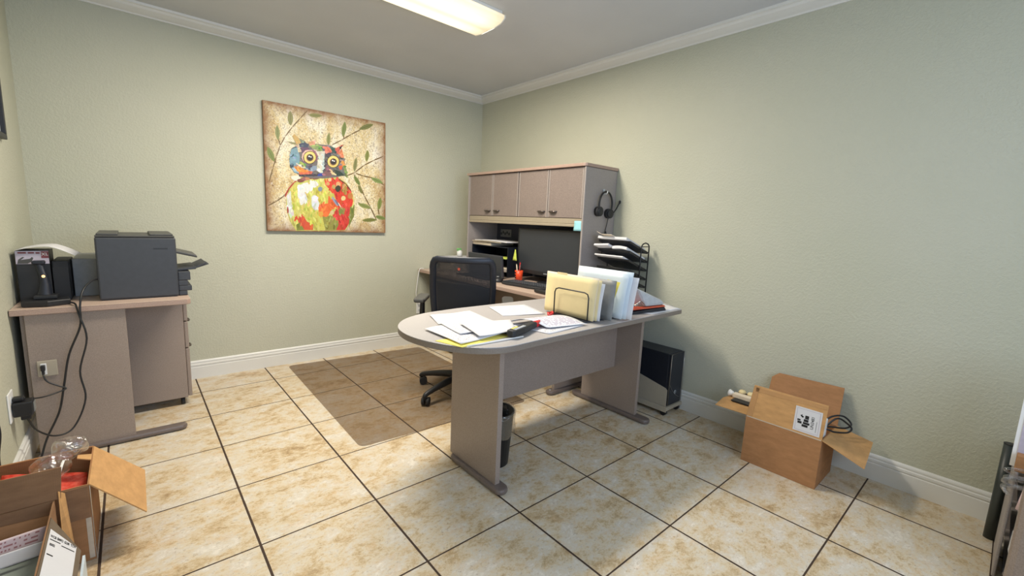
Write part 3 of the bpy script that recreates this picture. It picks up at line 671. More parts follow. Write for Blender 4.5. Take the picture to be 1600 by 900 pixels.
# ------------------------------------------------------------ waste bin
wb = thing('waste_bin', 'black waste bin lined with a clear bag under the grey desk', 'bin', (-1.500, -2.215, 0))
MB().lathe([(0.0, 0.001), (0.080, 0.001), (0.100, 0.278), (0.104, 0.280), (0.104, 0.288), (0.097, 0.288), (0.078, 0.006), (0.0, 0.006)], (-1.500, -2.215, 0)).build('body', 'black', wb)
b = bmesh.new(); n = 40; rings = []
for r, z in ((0.092, 0.235), (0.099, 0.291), (0.107, 0.2955), (0.112, 0.285), (0.110, 0.25), (0.108, 0.20), (0.103, 0.165), (0.100, 0.162)):
    rings.append([b.verts.new((-1.500 + (r + 0.006 * math.sin(7 * a + z * 40) * (z < 0.285)) * math.cos(a), -2.215 + (r + 0.006 * math.sin(7 * a + z * 40) * (z < 0.285)) * math.sin(a), z + (0.012 * math.sin(5 * a) if z < 0.24 and r > 0.103 else 0))) for a in [2 * PI * i / n for i in range(n)]])
for A, C in zip(rings, rings[1:]):
    for i in range(n): b.faces.new((A[i], A[(i + 1) % n], C[(i + 1) % n], C[i]))
mb = MB(); mb._merge(b, 0, True); mb.build('liner_bag', 'clear', wb)

# ------------------------------------------------------------ chair mat and office chair
cm = MB().prism(sum([[(cx + 0.04 * math.cos(math.radians(a0 + t)), cy + 0.04 * math.sin(math.radians(a0 + t))) for t in (0, 22, 45, 67, 90)] for cx, cy, a0 in ((-0.84, -0.19, 0), (-1.925, -0.115, 90), (-1.96, -1.64, 180), (-0.86, -1.70, 270))], []), 0.0005, 0.0030).build('chair_mat', 'mat')
tag(cm, 'smoky clear plastic mat on the floor tiles under the office chair', 'mat')
CH = (-1.10, -1.345)
ch = thing('office_chair', 'black mesh-backed office chair on wheels behind the grey desk', 'chair', (CH[0], CH[1], 0.0032), rz=math.radians(-39))
for k in range(5):
    a = math.radians(190 + 72 * k + 39); c, s = math.cos(a), math.sin(a)
    MB().tube([(c * 0.04, s * 0.04, 0.125), (c * 0.14, s * 0.14, 0.120), (c * 0.27, s * 0.27, 0.098), (c * 0.345, s * 0.345, 0.078), (c * 0.358, s * 0.358, 0.060)], 0.02, 10, radii=[0.030, 0.025, 0.020, 0.017, 0.013]).build('base_leg', 'black', ch, local=True)
    t = a + 0.6; ux, uy = -math.sin(t), math.cos(t); px, py = c * 0.35 - math.cos(t) * 0.012, s * 0.35 - math.sin(t) * 0.012
    w_ = MB().cyl((px - ux * 0.026, py - uy * 0.026, 0.029), (px - ux * 0.007, py - uy * 0.007, 0.029), 0.0285, n=20).cyl((px + ux * 0.007, py + uy * 0.007, 0.029), (px + ux * 0.026, py + uy * 0.026, 0.029), 0.0285, n=20).cyl((px - ux * 0.028, py - uy * 0.028, 0.029), (px + ux * 0.028, py + uy * 0.028, 0.029), 0.006).build('caster', 'blacktex', ch, local=True)
    MB().cyl((c * 0.355, s * 0.355, 0.035), (c * 0.355, s * 0.355, 0.065), 0.007).sph((px, py, 0.040), 0.022, (0.9, 0.9, 0.8)).build('caster_hood', 'black', w_, local=True)
MB().cyl((0, 0, 0.10), (0, 0, 0.30), 0.027).cyl((0, 0, 0.30), (0, 0, 0.42), 0.016).build('gas_lift', 'black', ch, local=True)
MB().box(-0.10, 0.10, -0.14, 0.10, 0.405, 0.450, 0.01).build('tilt_mechanism', 'black', ch, local=True)
MB().tube([(-0.10, 0.02, 0.43), (-0.2, 0.02, 0.425), (-0.27, 0.03, 0.42), (-0.285, 0.06, 0.42), (-0.275, 0.09, 0.425), (-0.2, 0.085, 0.43)], 0.004, 6).build('adjuster_lever', 'black', ch, local=True)
seat = [(-0.235, -0.22), (-0.19, -0.25), (0.19, -0.25), (0.235, -0.22), (0.245, 0.12), (0.215, 0.22), (0.13, 0.255), (-0.13, 0.255), (-0.215, 0.22), (-0.245, 0.12)]
MB().prism(seat, 0.452, 0.515, 0.018).build('seat', 'blacktex', ch, local=True)
# backrest: curved rounded frame with woven mesh
def bk(u, v):
    """u -1..1 across, v 0..1 up -> local point on the backrest"""
    wd = 0.180 + 0.018 * math.sin(v * PI * 0.9)
    if v > 0.8: wd += 0.004
    y = -0.225 - 0.085 * v + 0.03 * math.sin(v * PI) * 0 + 0.035 * (u * u) + 0.02 * math.sin(PI * v)
    return Vector((u * wd, y, 0.575 + v * 0.425))
fr = []
N = 10
for i in range(N + 1): fr.append((-1, i / N * 0.88))
fr += [(-0.985, 0.94), (-0.94, 0.985), (-0.86, 1.0)]
for i in range(1, N): fr.append((-0.86 + 1.72 * i / N, 1.0))
fr += [(0.86, 1.0), (0.94, 0.985), (0.985, 0.94)]
for i in range(N + 1): fr.append((1, 0.88 - i / N * 0.88))
for i in range(1, N): fr.append((1 - 2 * i / N, 0.0))
pts = [bk(u, v) for u, v in fr]
mb = MB(); b = bmesh.new(); rings = []; K = len(pts); ctr = bk(0, 0.5)
for i, p in enumerate(pts):
    d = (pts[(i + 1) % K] - pts[i - 1]).normalized(); nrm = Vector((0, -1, 0.1)); side = d.cross(nrm).normalized(); nn = side.cross(d).normalized()
    hw = 0.021 if abs(fr[i][0]) > 0.95 else 0.017
    if fr[i][1] > 0.9: hw = 0.021
    rings.append([b.verts.new(p + side * hw * a + nn * 0.011 * c) for a, c in ((-1, -0.5), (-0.6, -1), (0.6, -1), (1, -0.5), (1, 0.5), (0.6, 1), (-0.6, 1), (-1, 0.5))])
for i in range(K):
    A, C = rings[i], rings[(i + 1) % K]
    for k in range(8): b.faces.new((A[k], A[(k + 1) % 8], C[(k + 1) % 8], C[k]))
bmesh.ops.recalc_face_normals(b, faces=b.faces); mb._merge(b, 0, True); mb.build('back_frame', 'navy', ch, local=True)
mb = MB(); b = bmesh.new(); G = [[b.verts.new(bk(-0.97 + 1.94 * i / 14, 0.01 + 0.98 * j / 14)) for i in range(15)] for j in range(15)]
for j in range(14):
    for i in range(14): b.faces.new((G[j][i], G[j][i + 1], G[j + 1][i + 1], G[j + 1][i]))
mb._merge(b, 0, True); mb.build('mesh_panel', 'mesh', ch, local=True)
pb = bk(-0.12, 0.86); MB().cyl(pb + Vector((0, -0.004, 0)), pb + Vector((0, -0.0075, 0)), 0.0085).build('round_badge', 'rust', ch, local=True)
# lumbar pad (dark lower two thirds) and back support arms
mb = MB(); b = bmesh.new()
def lump(u, v, o): p = bk(u, v); return p + Vector((0, o, 0))
G1 = [[b.verts.new(lump(-0.86 + 1.72 * i / 10, 0.02 + (0.60 - 0.10 * ((i - 5) / 5) ** 2 * (1 if i > 5 else -0.3)) * j / 8, 0.010)) for i in range(11)] for j in range(9)]
G2 = [[b.verts.new(lump(-0.86 + 1.72 * i / 10, 0.02 + (0.60 - 0.10 * ((i - 5) / 5) ** 2 * (1 if i > 5 else -0.3)) * j / 8, 0.018)) for i in range(11)] for j in range(9)]
for j in range(8):
    for i in range(10): b.faces.new((G1[j][i], G1[j][i + 1], G1[j + 1][i + 1], G1[j + 1][i])); b.faces.new((G2[j][i], G2[j + 1][i], G2[j + 1][i + 1], G2[j][i + 1]))
rg = [(0, i) for i in range(11)] + [(j, 10) for j in range(1, 9)] + [(8, i) for i in range(9, -1, -1)] + [(j, 0) for j in range(7, 0, -1)]
for a, d in zip(rg, rg[1:] + rg[:1]): b.faces.new((G1[a[0]][a[1]], G2[a[0]][a[1]], G2[d[0]][d[1]], G1[d[0]][d[1]]))
bmesh.ops.recalc_face_normals(b, faces=b.faces); mb._merge(b, 0, True); mb.build('lumbar_pad', 'navy', ch, local=True)
MB().tube([(0, -0.10, 0.43), (0, -0.22, 0.44), (0, -0.285, 0.50), (0, -0.275, 0.60), (0, -0.26, 0.66)], 0.02, 10, radii=[0.028, 0.026, 0.024, 0.02, 0.016]).build('back_support', 'black', ch, local=True)
MB().tube([bk(-0.98, 0.14) + Vector((0, -0.012, 0)), bk(-0.55, 0.10) + Vector((0, -0.03, 0)), bk(0, 0.0) + Vector((0, -0.045, 0)), bk(0.55, 0.10) + Vector((0, -0.03, 0)), bk(0.98, 0.14) + Vector((0, -0.012, 0))], 0.008, 8).build('cross_brace', 'charcoal', ch, local=True)
for s in (-1, 1):
    ar = MB().tube([(s * 0.10, -0.02, 0.435), (s * 0.26, -0.02, 0.44), (s * 0.304, 0.0, 0.47), (s * 0.306, 0.02, 0.56), (s * 0.306, 0.03, 0.675)], 0.018, 10, radii=[0.018, 0.019, 0.022, 0.020, 0.017]).build('armrest', 'black', ch, local=True)
    MB().prism([(s * 0.306 + x, y) for x, y in ((-0.040, -0.10), (-0.03, -0.125), (0.03, -0.125), (0.040, -0.10), (0.042, 0.08), (0.03, 0.125), (-0.03, 0.125), (-0.042, 0.08))][::s], 0.678, 0.706, 0.009).build('arm_pad', 'charcoal2', ar, local=True)

# ------------------------------------------------------------ on the peninsula desk
GP = 'loose papers spread on the grey desk'
zt = ZT + 0.0004
def wavy(a, k, ph): return lambda u, v: a * (1 + math.sin(k * u + 1.7 * k * v + ph)) * 0.5
paper('paper', [(-1.905, -2.185, zt), (-1.905, -2.475, zt), (-1.665, -2.44, zt), (-1.70, -2.15, zt)], 'printed sheet over the yellow paper at the rounded desk end', 'print', 0.001, wavy(0.003, 3, 0), base=0.006, group=GP)
paper('paper', [(-1.735, -1.94, zt), (-1.80, -2.14, zt), (-1.52, -2.215, zt), (-1.49, -1.95, zt)], 'printed sheet farthest along the rounded desk end, partly under another', 'print', 0.001, wavy(0.004, 4, 1), base=0.002, group=GP)
paper('paper', [(-1.80, -2.12, zt), (-1.83, -2.36, zt), (-1.56, -2.39, zt), (-1.55, -2.14, zt)], 'printed sheet in the middle of the papers on the rounded desk end', 'print', 0.001, wavy(0.005, 3.4, 2), base=0.0115, group=GP)
paper('paper', [(-1.74, -2.22, zt), (-1.80, -2.46, zt), (-1.60, -2.47, zt), (-1.48, -2.28, zt)], 'plain white sheet touching the black handheld device', 'paper', 0.001, wavy(0.003, 3, 0.5), base=0.0195, group=GP)
paper('paper', [(-1.32, -1.90, zt), (-1.40, -2.13, zt), (-1.16, -2.21, zt), (-1.07, -1.945, zt)], 'single printed sheet lying apart toward the back edge of the grey desk', 'print', 0.001, wavy(0.002, 3, 1), base=0.0008, group=GP)
paper('paper', [(-1.52, -2.30, zt), (-1.46, -2.535, zt), (-1.19, -2.51, zt), (-1.22, -2.29, zt)], 'printed sheet lying flat under the curled page by the file holder', 'print', 0.001, wavy(0.002, 3, 1), base=0.0008, group=GP)
paper('paper', [(-1.515, -2.285, zt), (-1.395, -2.475, zt), (-1.165, -2.515, zt), (-1.215, -2.28, zt)], 'curled page with dense print in front of the wire file holder', 'printc', 0.001, lambda u, v: 0.006 + 0.028 * math.sin(PI * min(1, u * 1.1)) * (1 - 0.3 * v), base=0.0035, group=GP, nx=12)
paper('paper', [(-1.955, -2.36, zt), (-1.915, -2.50, zt), (-1.62, -2.465, zt), (-1.66, -2.36, zt)], 'yellow sheet sticking out from under the white papers', 'yellow', 0.001, None, base=0.0002, group=GP)
pe = MB().cyl((-1.895, -2.505, zt + 0.004), (-1.60, -2.512, zt + 0.004), 0.0035, n=8).build('pencil', 'white'); tag(pe, 'thin white pen lying along the near edge of the papers', 'pen')
# black handheld device with red end
hd = thing('handheld_device', 'black ribbed handheld device with a red tip lying on papers', 'device', (-1.56, -2.45, zt))
mtx = frame((-1.640, -2.492, zt + 0.0215), (0.205, 0.075, 0), (0, 1, 0))
MB().prism([(-0.03, -0.012), (-0.02, -0.022), (0.06, -0.025), (0.14, -0.018), (0.20, -0.016), (0.20, 0.016), (0.14, 0.018), (0.06, 0.025), (-0.02, 0.022), (-0.03, 0.012)], -0.014 + 0.0, 0.016, 0.007, mtx=mtx).build('body', 'blacktex', hd)
mb = MB()
for k in range(7): mb.box(-0.006 + k * 0.014, 0.002 + k * 0.014, -0.016, 0.0, 0.0155, 0.0185, 0.001, mtx=mtx, seg=1)
mb.build('buttons', 'lgrey', hd)
MB().box(0.0, 0.05, 0.004, 0.014, 0.0155, 0.0175, 0.001, mtx=mtx).build('label_strip', 'yellow', hd)
MB().prism([(0.2005, -0.016), (0.245, -0.012), (0.26, -0.006), (0.26, 0.006), (0.245, 0.012), (0.2005, 0.016)], -0.013, 0.012, 0.004, mtx=mtx).build('red_tip', 'red', hd)
bc = MB().tube([(-1.155, -2.235, zt + 0.008), (-1.175, -2.245, zt + 0.016), (-1.185, -2.262, zt + 0.008), (-1.165, -2.268, zt + 0.016), (-1.150, -2.252, zt + 0.02)], 0.006, 8, closed=True).build('red_clip', 'red'); tag(bc, 'small red clip on the desk beside the wire file holder', 'clip')

# wire file holder with folders
wh = thing('file_holder', 'black wire desk file holder with upright loops', 'file holder', (-0.98, -2.36, zt))
for k, (x, h) in enumerate(((-1.125, 0.155), (-1.035, 0.165), (-0.945, 0.18), (-0.855, 0.19))):
    y0, y1 = -2.240, -2.478
    MB().tube([(x, y0, zt + 0.006), (x, y0, zt + h - 0.025), (x, y0 - 0.008, zt + h - 0.007), (x, y0 - 0.028, zt + h), (x, y1 + 0.028, zt + h), (x, y1 + 0.008, zt + h - 0.007), (x, y1, zt + h - 0.025), (x, y1, zt + 0.006)], 0.0036, 8, smoothpath=False).build('wire_loop', 'black', wh)
MB().tube([(-1.14, -2.238, zt + 0.0065), (-0.84, -2.238, zt + 0.0065), (-0.84, -2.48, zt + 0.0065), (-1.14, -2.48, zt + 0.0065)], 0.0036, 8, closed=True, smoothpath=False).box(-1.136, -0.844, -2.474, -2.244, zt + 0.004, zt + 0.007).build('base_tray', 'navy', wh)
def upright(name, x, y0, y1, z0, z1, lean, m, label, cat='folder', th=0.0018, group='folders in the wire file holder', tab=None, bend=0.0):
    q = [(x, y0, z0), (x, y1, z0), (x + lean, y1 - 0.01, z1), (x + lean, y0, z1)]
    mb = MB().sheet(q, th, 6, 8, lambda u, v: bend * math.sin(PI * v) * u)
    if tab: mb.slab([(x + lean, tab[0], z1 - 0.002), (x + lean, tab[1], z1 - 0.002), (x + lean * 1.05, tab[1] + 0.006, z1 + 0.012), (x + lean * 1.05, tab[0] - 0.006, z1 + 0.012)], th, n=(-1, 0, 0))
    o = mb.build(name, m); return tag(o, label, cat, group)
zb = zt + 0.0105
upright('folder', -1.106, -2.150, -2.500, zb, zt + 0.225, 0.012, 'manila', 'manila folder at the front of the wire holder with a raised tab', tab=(-2.22, -2.30), bend=0.006)
upright('folder', -1.094, -2.135, -2.495, zb, zt + 0.232, 0.012, 'cream', 'cream folder just behind the front manila folder', bend=0.004)
upright('folder', -1.082, -2.150, -2.505, zb, zt + 0.222, 0.013, 'manila', 'manila folder third from the front of the wire holder', bend=0.004)
upright('paper', -1.070, -2.16, -2.515, zb, zt + 0.205, 0.014, 'paper', 'white papers sticking out at the right of the manila folders', 'paper', 0.004, bend=0.005)
upright('binder', -1.010, -2.33, -2.545, zb, zt + 0.222, 0.008, 'grey', 'grey binder panel between the manila and the frosted folders', 'binder', 0.006)
ys_ = MB().slab([(-0.980, -2.478, 0.9785), (-0.980, -2.560, 0.972), (-0.990, -2.512, 0.80), (-0.990, -2.500, 0.7685)], 0.001, n=(1, 0, 0)).build('paper', 'yellow'); tag(ys_, 'yellow sheet between the grey panel and the frosted folder', 'paper', 'folders in the wire file holder')
upright('plastic_folder', -0.925, -2.205, -2.548, zb, zt + 0.252, 0.030, 'folder', 'tall frosted plastic folder behind the grey panel', bend=0.006)
upright('plastic_folder', -0.905, -2.19, -2.56, zb, zt + 0.262, 0.030, 'folder', 'tallest frosted plastic folder at the back of the wire holder', bend=0.006)
upright('paper', -0.890, -2.23, -2.585, zb, zt + 0.235, 0.030, 'paper', 'white sheets behind the frosted plastic folders', 'paper', 0.004, bend=0.004)

# grey and orange desk machine
lm = thing('label_machine', 'grey desk machine with an orange band beside the folders', 'machine', (-0.55, -2.42, zt))
mtx = frame((-0.56, -2.40, zt), (1, -0.12, 0), (0.12, 1, 0))
def wedge(z0, zl, zr, x0, x1, y0, y1, mi, bev): return MB().hexa([mtx @ Vector(p) for p in ((x0, y0, z0), (x1, y0, z0), (x1, y1, z0), (x0, y1, z0), (x0, y0, zl), (x1 - 0.012, y0 + .005, zr), (x1 - 0.012, y1 - .005, zr), (x0, y1, zl))], bev=bev)
wedge(0.001, 0.016, 0.024, -0.16, 0.165, -0.095, 0.085, 0, 0.006).build('base', 'navy', lm)
wedge(0.0245, 0.033, 0.036, -0.158, 0.160, -0.092, 0.083, 0, 0.004).build('orange_band', 'rust', lm)
MB().hexa([mtx @ Vector(p) for p in ((-0.02, -0.090, 0.0365), (0.158, -0.090, 0.0365), (0.158, 0.082, 0.0365), (-0.10, 0.082, 0.0365), (-0.10, -0.084, 0.150), (0.135, -0.080, 0.066), (0.130, 0.072, 0.074), (-0.13, 0.074, 0.158))], bev=0.014).build('cover', 'lgrey', lm)
mb = MB()
for k in range(4): mb.tube([mtx @ Vector((-0.13 + 0.012 * k, -0.06 - 0.004 * k, 0.040)), mtx @ Vector((-0.115 + 0.014 * k, -0.086, 0.050 + 0.008 * k)), mtx @ Vector((-0.08 + 0.014 * k, -0.093, 0.045))], 0.003, 6)
mb.build('feed_guides', 'silver', lm)
paper('paper', [(-0.64, -2.33, zt), (-0.60, -2.53, zt), (-0.33, -2.525, zt), (-0.30, -2.30, zt)], 'white papers spread under the grey and orange machine', 'paper', 0.0008, base=-0.0002)
paper('paper', [(-0.38, -2.30, zt), (-0.395, -2.525, zt), (-0.27, -2.53, zt), (-0.15, -2.26, zt)], 'white paper covering the far corner of the grey desk', 'paper', 0.002, base=0.0008)

# tray organizer beside the wall
to = thing('letter_tray_tower', 'black wire tray tower holding papers against the wall', 'organizer', (-0.16, -1.965, zt))
ty0, ty1 = -1.845, -2.130
for y in (ty0, ty1):
    xs = (-0.145, -0.047)
    MB().tube([(xs[0], y, zt + 0.003), (xs[0], y, 1.125), (xs[0] + 0.02, y, 1.143), (-0.096, y, 1.149), (xs[1] - 0.02, y, 1.143), (xs[1], y, 1.125), (xs[1], y, zt + 0.003)], 0.0048, 8, smoothpath=False).tube([(xs[0], y, 1.122), (xs[1], y, 1.122)], 0.0035, 6).build('side_frame', 'black', to)
TZ = (1.069, 1.003, 0.941, 0.876, 0.818)
slope = 0.078
def tray_pt(x, y, z0, o=0): return (x, y, z0 + slope * (-0.05 - x) / 0.225 + o)
for z0 in TZ:
    ys = (ty1 + 0.006, ty0 - 0.006)
    tr = MB().slab([tray_pt(-0.275, ys[0], z0), tray_pt(-0.05, ys[0], z0), tray_pt(-0.05, ys[1], z0), tray_pt(-0.275, ys[1], z0)], 0.002, n=(0, 0, 1)).build('tray', 'navy', to)
    mb = MB().tube([tray_pt(-0.05, ys[0], z0, 0.012), tray_pt(-0.275, ys[0], z0, 0.012), tray_pt(-0.275, ys[1], z0, 0.012), tray_pt(-0.05, ys[1], z0, 0.012)], 0.003, 6, closed=True, smoothpath=False)
    mb.slab([tray_pt(-0.275, ys[0], z0), tray_pt(-0.05, ys[0], z0), tray_pt(-0.05, ys[0], z0, 0.012), tray_pt(-0.275, ys[0], z0, 0.012)], 0.001)
    mb.slab([tray_pt(-0.275, ys[0], z0), tray_pt(-0.275, ys[1], z0), tray_pt(-0.275, ys[1], z0, 0.012), tray_pt(-0.275, ys[0], z0, 0.012)], 0.001)
    mb.build('wire_rim', 'black', tr)
GT = 'papers in the wire tray tower'
def tray_paper(x0, x1, y0, y1, z0, off, th, label, m='paper', fz=None):
    return paper('paper', [tray_pt(x0, y0, z0, off), tray_pt(x0, y1, z0, off), tray_pt(x1, y1, z0, off), tray_pt(x1, y0, z0, off)], label, m, th, fz, group=GT)
tray_paper(-0.300, -0.06, -1.86, -2.105, TZ[0], 0.0145, 0.017, 'thick stack of papers in the top tray of the wire tower', 'paper')
tray_paper(-0.325, -0.10, -1.862, -2.0, TZ[0], 0.033, 0.002, 'curling cream sheet on the top tray of the wire tower', 'cream', lambda u, v: 0.018 * max(0, 1 - 3 * u) + 0.001)
tray_paper(-0.295, -0.06, -1.985, -2.108, TZ[1], 0.0145, 0.018, 'short paper stack at the right of the second tray', 'paper', lambda u, v: 0.006 * math.sin(PI * u))
tray_paper(-0.335, -0.08, -1.855, -1.98, TZ[1], 0.0145, 0.012, 'sheet jutting out left from the second tray of the wire tower', 'paper', lambda u, v: 0.01 * u)
tray_paper(-0.32, -0.06, -1.856, -2.10, TZ[2], 0.0145, 0.008, 'white stack jutting from the third tray of the wire tower', 'paper')
tray_paper(-0.26, -0.06, -1.99, -2.115, TZ[4], 0.0025, 0.010, 'white papers in the lowest tray of the wire tower', 'paper')

# ------------------------------------------------------------ owl painting
pt = thing('painting', 'square canvas painting of a colourful owl between leafy branches', 'painting', (-1.58, -0.002, 1.106))
B(-2.068, -1.093, -0.0300, -0.002, 1.106, 2.079, 0.002).build('canvas', 'canvasedge', pt)
MB().slab([(-2.067, -0.0302, 1.107), (-1.094, -0.0302, 1.107), (-1.094, -0.0302, 2.078), (-2.067, -0.0302, 2.078)], 0.0006, n=(0, -1, 0)).build('painted_ground', 'canvas', pt)
src = [(60, 40), (838, 195), (830, 880), (97, 860)]; dst = [(-2.068, 2.079), (-1.093, 2.079), (-1.093, 1.106), (-2.068, 1.106)]
A = []
for (x, y), (X, Y) in zip(src, dst): A += [[x, y, 1, 0, 0, 0, -X * x, -X * y], [0, 0, 0, x, y, 1, -Y * x, -Y * y]]
hv = np.linalg.solve(np.array(A, float), np.array([c for d in dst for c in d], float))
def PX(x, y):
    w = hv[6] * x + hv[7] * y + 1; return ((hv[0] * x + hv[1] * y + hv[2]) / w, (hv[3] * x + hv[4] * y + hv[5]) / w)
class Paint:
    def __init__(s): s.v = []; s.f = []; s.c = []; s.k = 0
    def poly(s, pts, col):
        s.k += 1; yy = -0.0312 - 0.0000035 * s.k; i0 = len(s.v)
        for p in pts:
            X, Z = PX(*p); s.v.append((min(-1.095, max(-2.066, X)), yy, min(2.077, max(1.108, Z))))
        s.f.append(list(range(i0, i0 + len(pts)))); s.c.append(col)
    def dab(s, x, y, rx, ry, ang, col, jit=0.0, n=12, pointed=False):
        ca, sa = math.cos(ang), math.sin(ang); pts = []
        for i in range(n):
            t = 2 * PI * i / n; r = 1 + random.uniform(-jit, jit); cx = rx * math.cos(t) * r; cy = ry * math.sin(t) * r
            if pointed: cy *= abs(math.sin(t)) ** 0.6
            pts.append((x + cx * ca - cy * sa, y + cx * sa + cy * ca))
        s.poly(pts, col)
    def line(s, pts, w, col):
        for (x0, y0), (x1, y1) in zip(pts, pts[1:]):
            d = math.hypot(x1 - x0, y1 - y0); s.dab((x0 + x1) / 2, (y0 + y1) / 2, d / 2 + w, w, math.atan2(y1 - y0, x1 - x0), col, 0, 8)
    def build(s, name):
        me = bpy.data.meshes.new(name); loc = Vector(pt.location)
        me.from_pydata([tuple(Vector(v) - loc) for v in s.v], [], s.f); ca = me.color_attributes.new('Col', 'FLOAT_COLOR', 'CORNER')
        for p, c in zip(me.polygons, s.c):
            for li in p.loop_indices: ca.data[li].color = c
        me.materials.append(M['paint']); o = bpy.data.objects.new(name, me); COL.objects.link(o); o.parent = pt; return o
def vary(c, d=14):
    k = random.uniform(-d, d); return rgb(*[max(0, min(255, v + k + random.uniform(-d / 2, d / 2))) for v in c])
P = Paint()
br = (112, 88, 44)
for ln in ([(345, 112), (300, 160), (250, 215), (205, 275), (175, 330), (150, 400), (130, 470), (105, 560)], [(175, 330), (160, 280), (155, 240)], [(150, 440), (130, 400)],
           [(500, 330), (560, 300), (620, 265), (680, 235), (740, 215)], [(100, 705), (150, 680), (200, 645), (240, 600)], [(590, 525), (640, 505), (700, 460), (760, 430), (820, 405)],
           [(635, 515), (670, 580), (700, 650), (735, 715), (775, 800)], [(650, 510), (690, 525), (760, 540), (825, 585)], [(575, 290), (572, 250)], [(660, 690), (700, 715), (735, 730)], [(790, 765), (785, 720), (800, 680)]):
    P.line(ln, 4, rgb(*br))
for x, y, l, w_, a in ((238, 160, 46, 17, 88), (157, 250, 48, 14, 86), (115, 385, 50, 18, 65), (395, 143, 44, 13, 5), (575, 232, 48, 15, 98), (478, 295, 40, 13, 92), (715, 218, 48, 16, -18), (645, 455, 44, 12, 98), (720, 400, 36, 13, 97),
                       (655, 555, 36, 12, 60), (675, 610, 30, 10, 65), (780, 555, 40, 14, 25), (700, 712, 42, 14, 18), (730, 800, 46, 12, -2), (795, 700, 40, 13, 100), (575, 500, 44, 12, 60), (800, 785, 34, 12, 15)):
    P.dab(x, y, l, w_, math.radians(a), vary((128, 136, 74)), 0.06, 14, True); P.line([(x - l * .8 * math.cos(math.radians(a)), y - l * .8 * math.sin(math.radians(a))), (x + l * .8 * math.cos(math.radians(a)), y + l * .8 * math.sin(math.radians(a)))], 1.6, rgb(90, 96, 50))
P.build('branches_and_leaves')
def inside(x, y, q):
    c = False; j = len(q) - 1
    for i in range(len(q)):
        if (q[i][1] > y) != (q[j][1] > y) and x < (q[j][0] - q[i][0]) * (y - q[i][1]) / (q[j][1] - q[i][1]) + q[i][0]: c = not c
        j = i
    return c
def blotches(P, zones, fx, fy, k, n, box, a0, a1, r0=10, r1=22, clip=None):
    """lay colour zones, then texture them with strokes of the colour beneath"""
    Z = [([(fx + x * k[0], fy + y * k[0]) for x, y in q], c) for q, c in zones]
    for q, c in Z: P.poly(q, rgb(*c))
    for _ in range(n):
        x, y = random.uniform(box[0], box[2]), random.uniform(box[1], box[3])
        if clip and not inside(x, y, clip): continue
        top = [c for q, c in Z if inside(x, y, q)]
        if top: P.dab(x, y, random.uniform(r0, r1), random.uniform(3.5, 7.5), math.radians(random.uniform(a0, a1)), vary(top[-1], 30), 0.2, 9)
P = Paint(); P.k = 200
body = [(235, 600), (275, 545), (340, 510), (430, 500), (520, 520), (590, 570), (630, 640), (638, 720), (615, 800), (580, 862), (275, 862), (235, 800), (212, 720), (215, 650)]
P.poly(body, rgb(196, 190, 100))
zb_ = [([(60, 320), (130, 230), (200, 150), (330, 90), (480, 90), (600, 110), (700, 90), (800, 170), (880, 270), (930, 380), (935, 520), (880, 680), (820, 775), (190, 775), (110, 640), (60, 500)], (206, 202, 110)),
       ([(60, 330), (120, 250), (150, 400), (150, 560), (110, 620), (70, 520)], (214, 218, 208)),
       ([(110, 250), (190, 170), (210, 420), (170, 560), (120, 420)], (204, 200, 96)),
       ([(200, 190), (270, 170), (430, 130), (470, 190), (380, 260), (300, 320), (330, 430), (240, 450), (200, 330)], (226, 228, 226)),
       ([(380, 330), (440, 320), (490, 400), (470, 510), (400, 520), (380, 430)], (216, 222, 224)),
       ([(400, 230), (520, 220), (640, 330), (650, 470), (560, 470), (480, 420), (430, 320)], (196, 190, 84)),
       ([(230, 470), (360, 450), (480, 560), (560, 640), (540, 775), (430, 775), (330, 640), (240, 560)], (200, 196, 92)),
       ([(540, 150), (620, 90), (760, 130), (880, 270), (920, 400), (910, 520), (800, 480), (730, 470), (680, 340), (600, 240)], (214, 66, 40)),
       ([(600, 330), (640, 360), (720, 480), (640, 520), (590, 470)], (222, 96, 44)),
       ([(480, 440), (600, 430), (650, 500), (600, 600), (520, 600), (470, 540)], (224, 106, 46)),
       ([(650, 560), (740, 480), (880, 480), (900, 560), (860, 700), (810, 775), (700, 775), (720, 660), (660, 640)], (204, 62, 48)),
       ([(520, 600), (650, 590), (730, 660), (700, 775), (560, 775)], (146, 142, 66)),
       ([(750, 480), (820, 500), (800, 580), (740, 560)], (150, 130, 66)),
       ([(880, 480), (940, 450), (930, 600), (860, 740), (870, 600)], (122, 128, 58)),
       ([(780, 170), (860, 260), (830, 330), (770, 270)], (176, 140, 76)),
       ([(160, 600), (280, 590), (320, 660), (400, 700), (400, 770), (290, 770), (220, 690)], (208, 84, 46)),
       ([(180, 690), (230, 670), (290, 770), (190, 775)], (128, 134, 54))]
clip_b = [(x * .98 + 8, y * .98 + 13) for x, y in body]
blotches(P, zb_, 187.5, 487.5, (0.481,), 420, (210, 510, 640, 852), 55, 120, 9, 20, clip_b)
for x, y, c, r in ((392, 664, (242, 242, 240), 17), (484, 548, (216, 186, 120), 11), (473, 573, (214, 170, 106), 11), (510, 592, (200, 160, 96), 12), (538, 577, (212, 172, 110), 16), (568, 664, (222, 200, 130), 14), (612, 650, (206, 130, 76), 17), (497, 752, (222, 200, 146), 12), (428, 760, (226, 170, 70), 15), (460, 762, (228, 118, 50), 15), (424, 605, (140, 156, 176), 14), (552, 745, (128, 134, 60), 14), (535, 604, (70, 58, 40), 18)):
    P.dab(x, y, r, r * 1.1, 0, vary(c), 0.1)
P.dab(516, 682, 34, 8, math.radians(58), rgb(150, 154, 176)); P.dab(528, 690, 26, 5, math.radians(58), rgb(110, 112, 140)); P.dab(545, 705, 18, 3, math.radians(60), rgb(230, 214, 190))
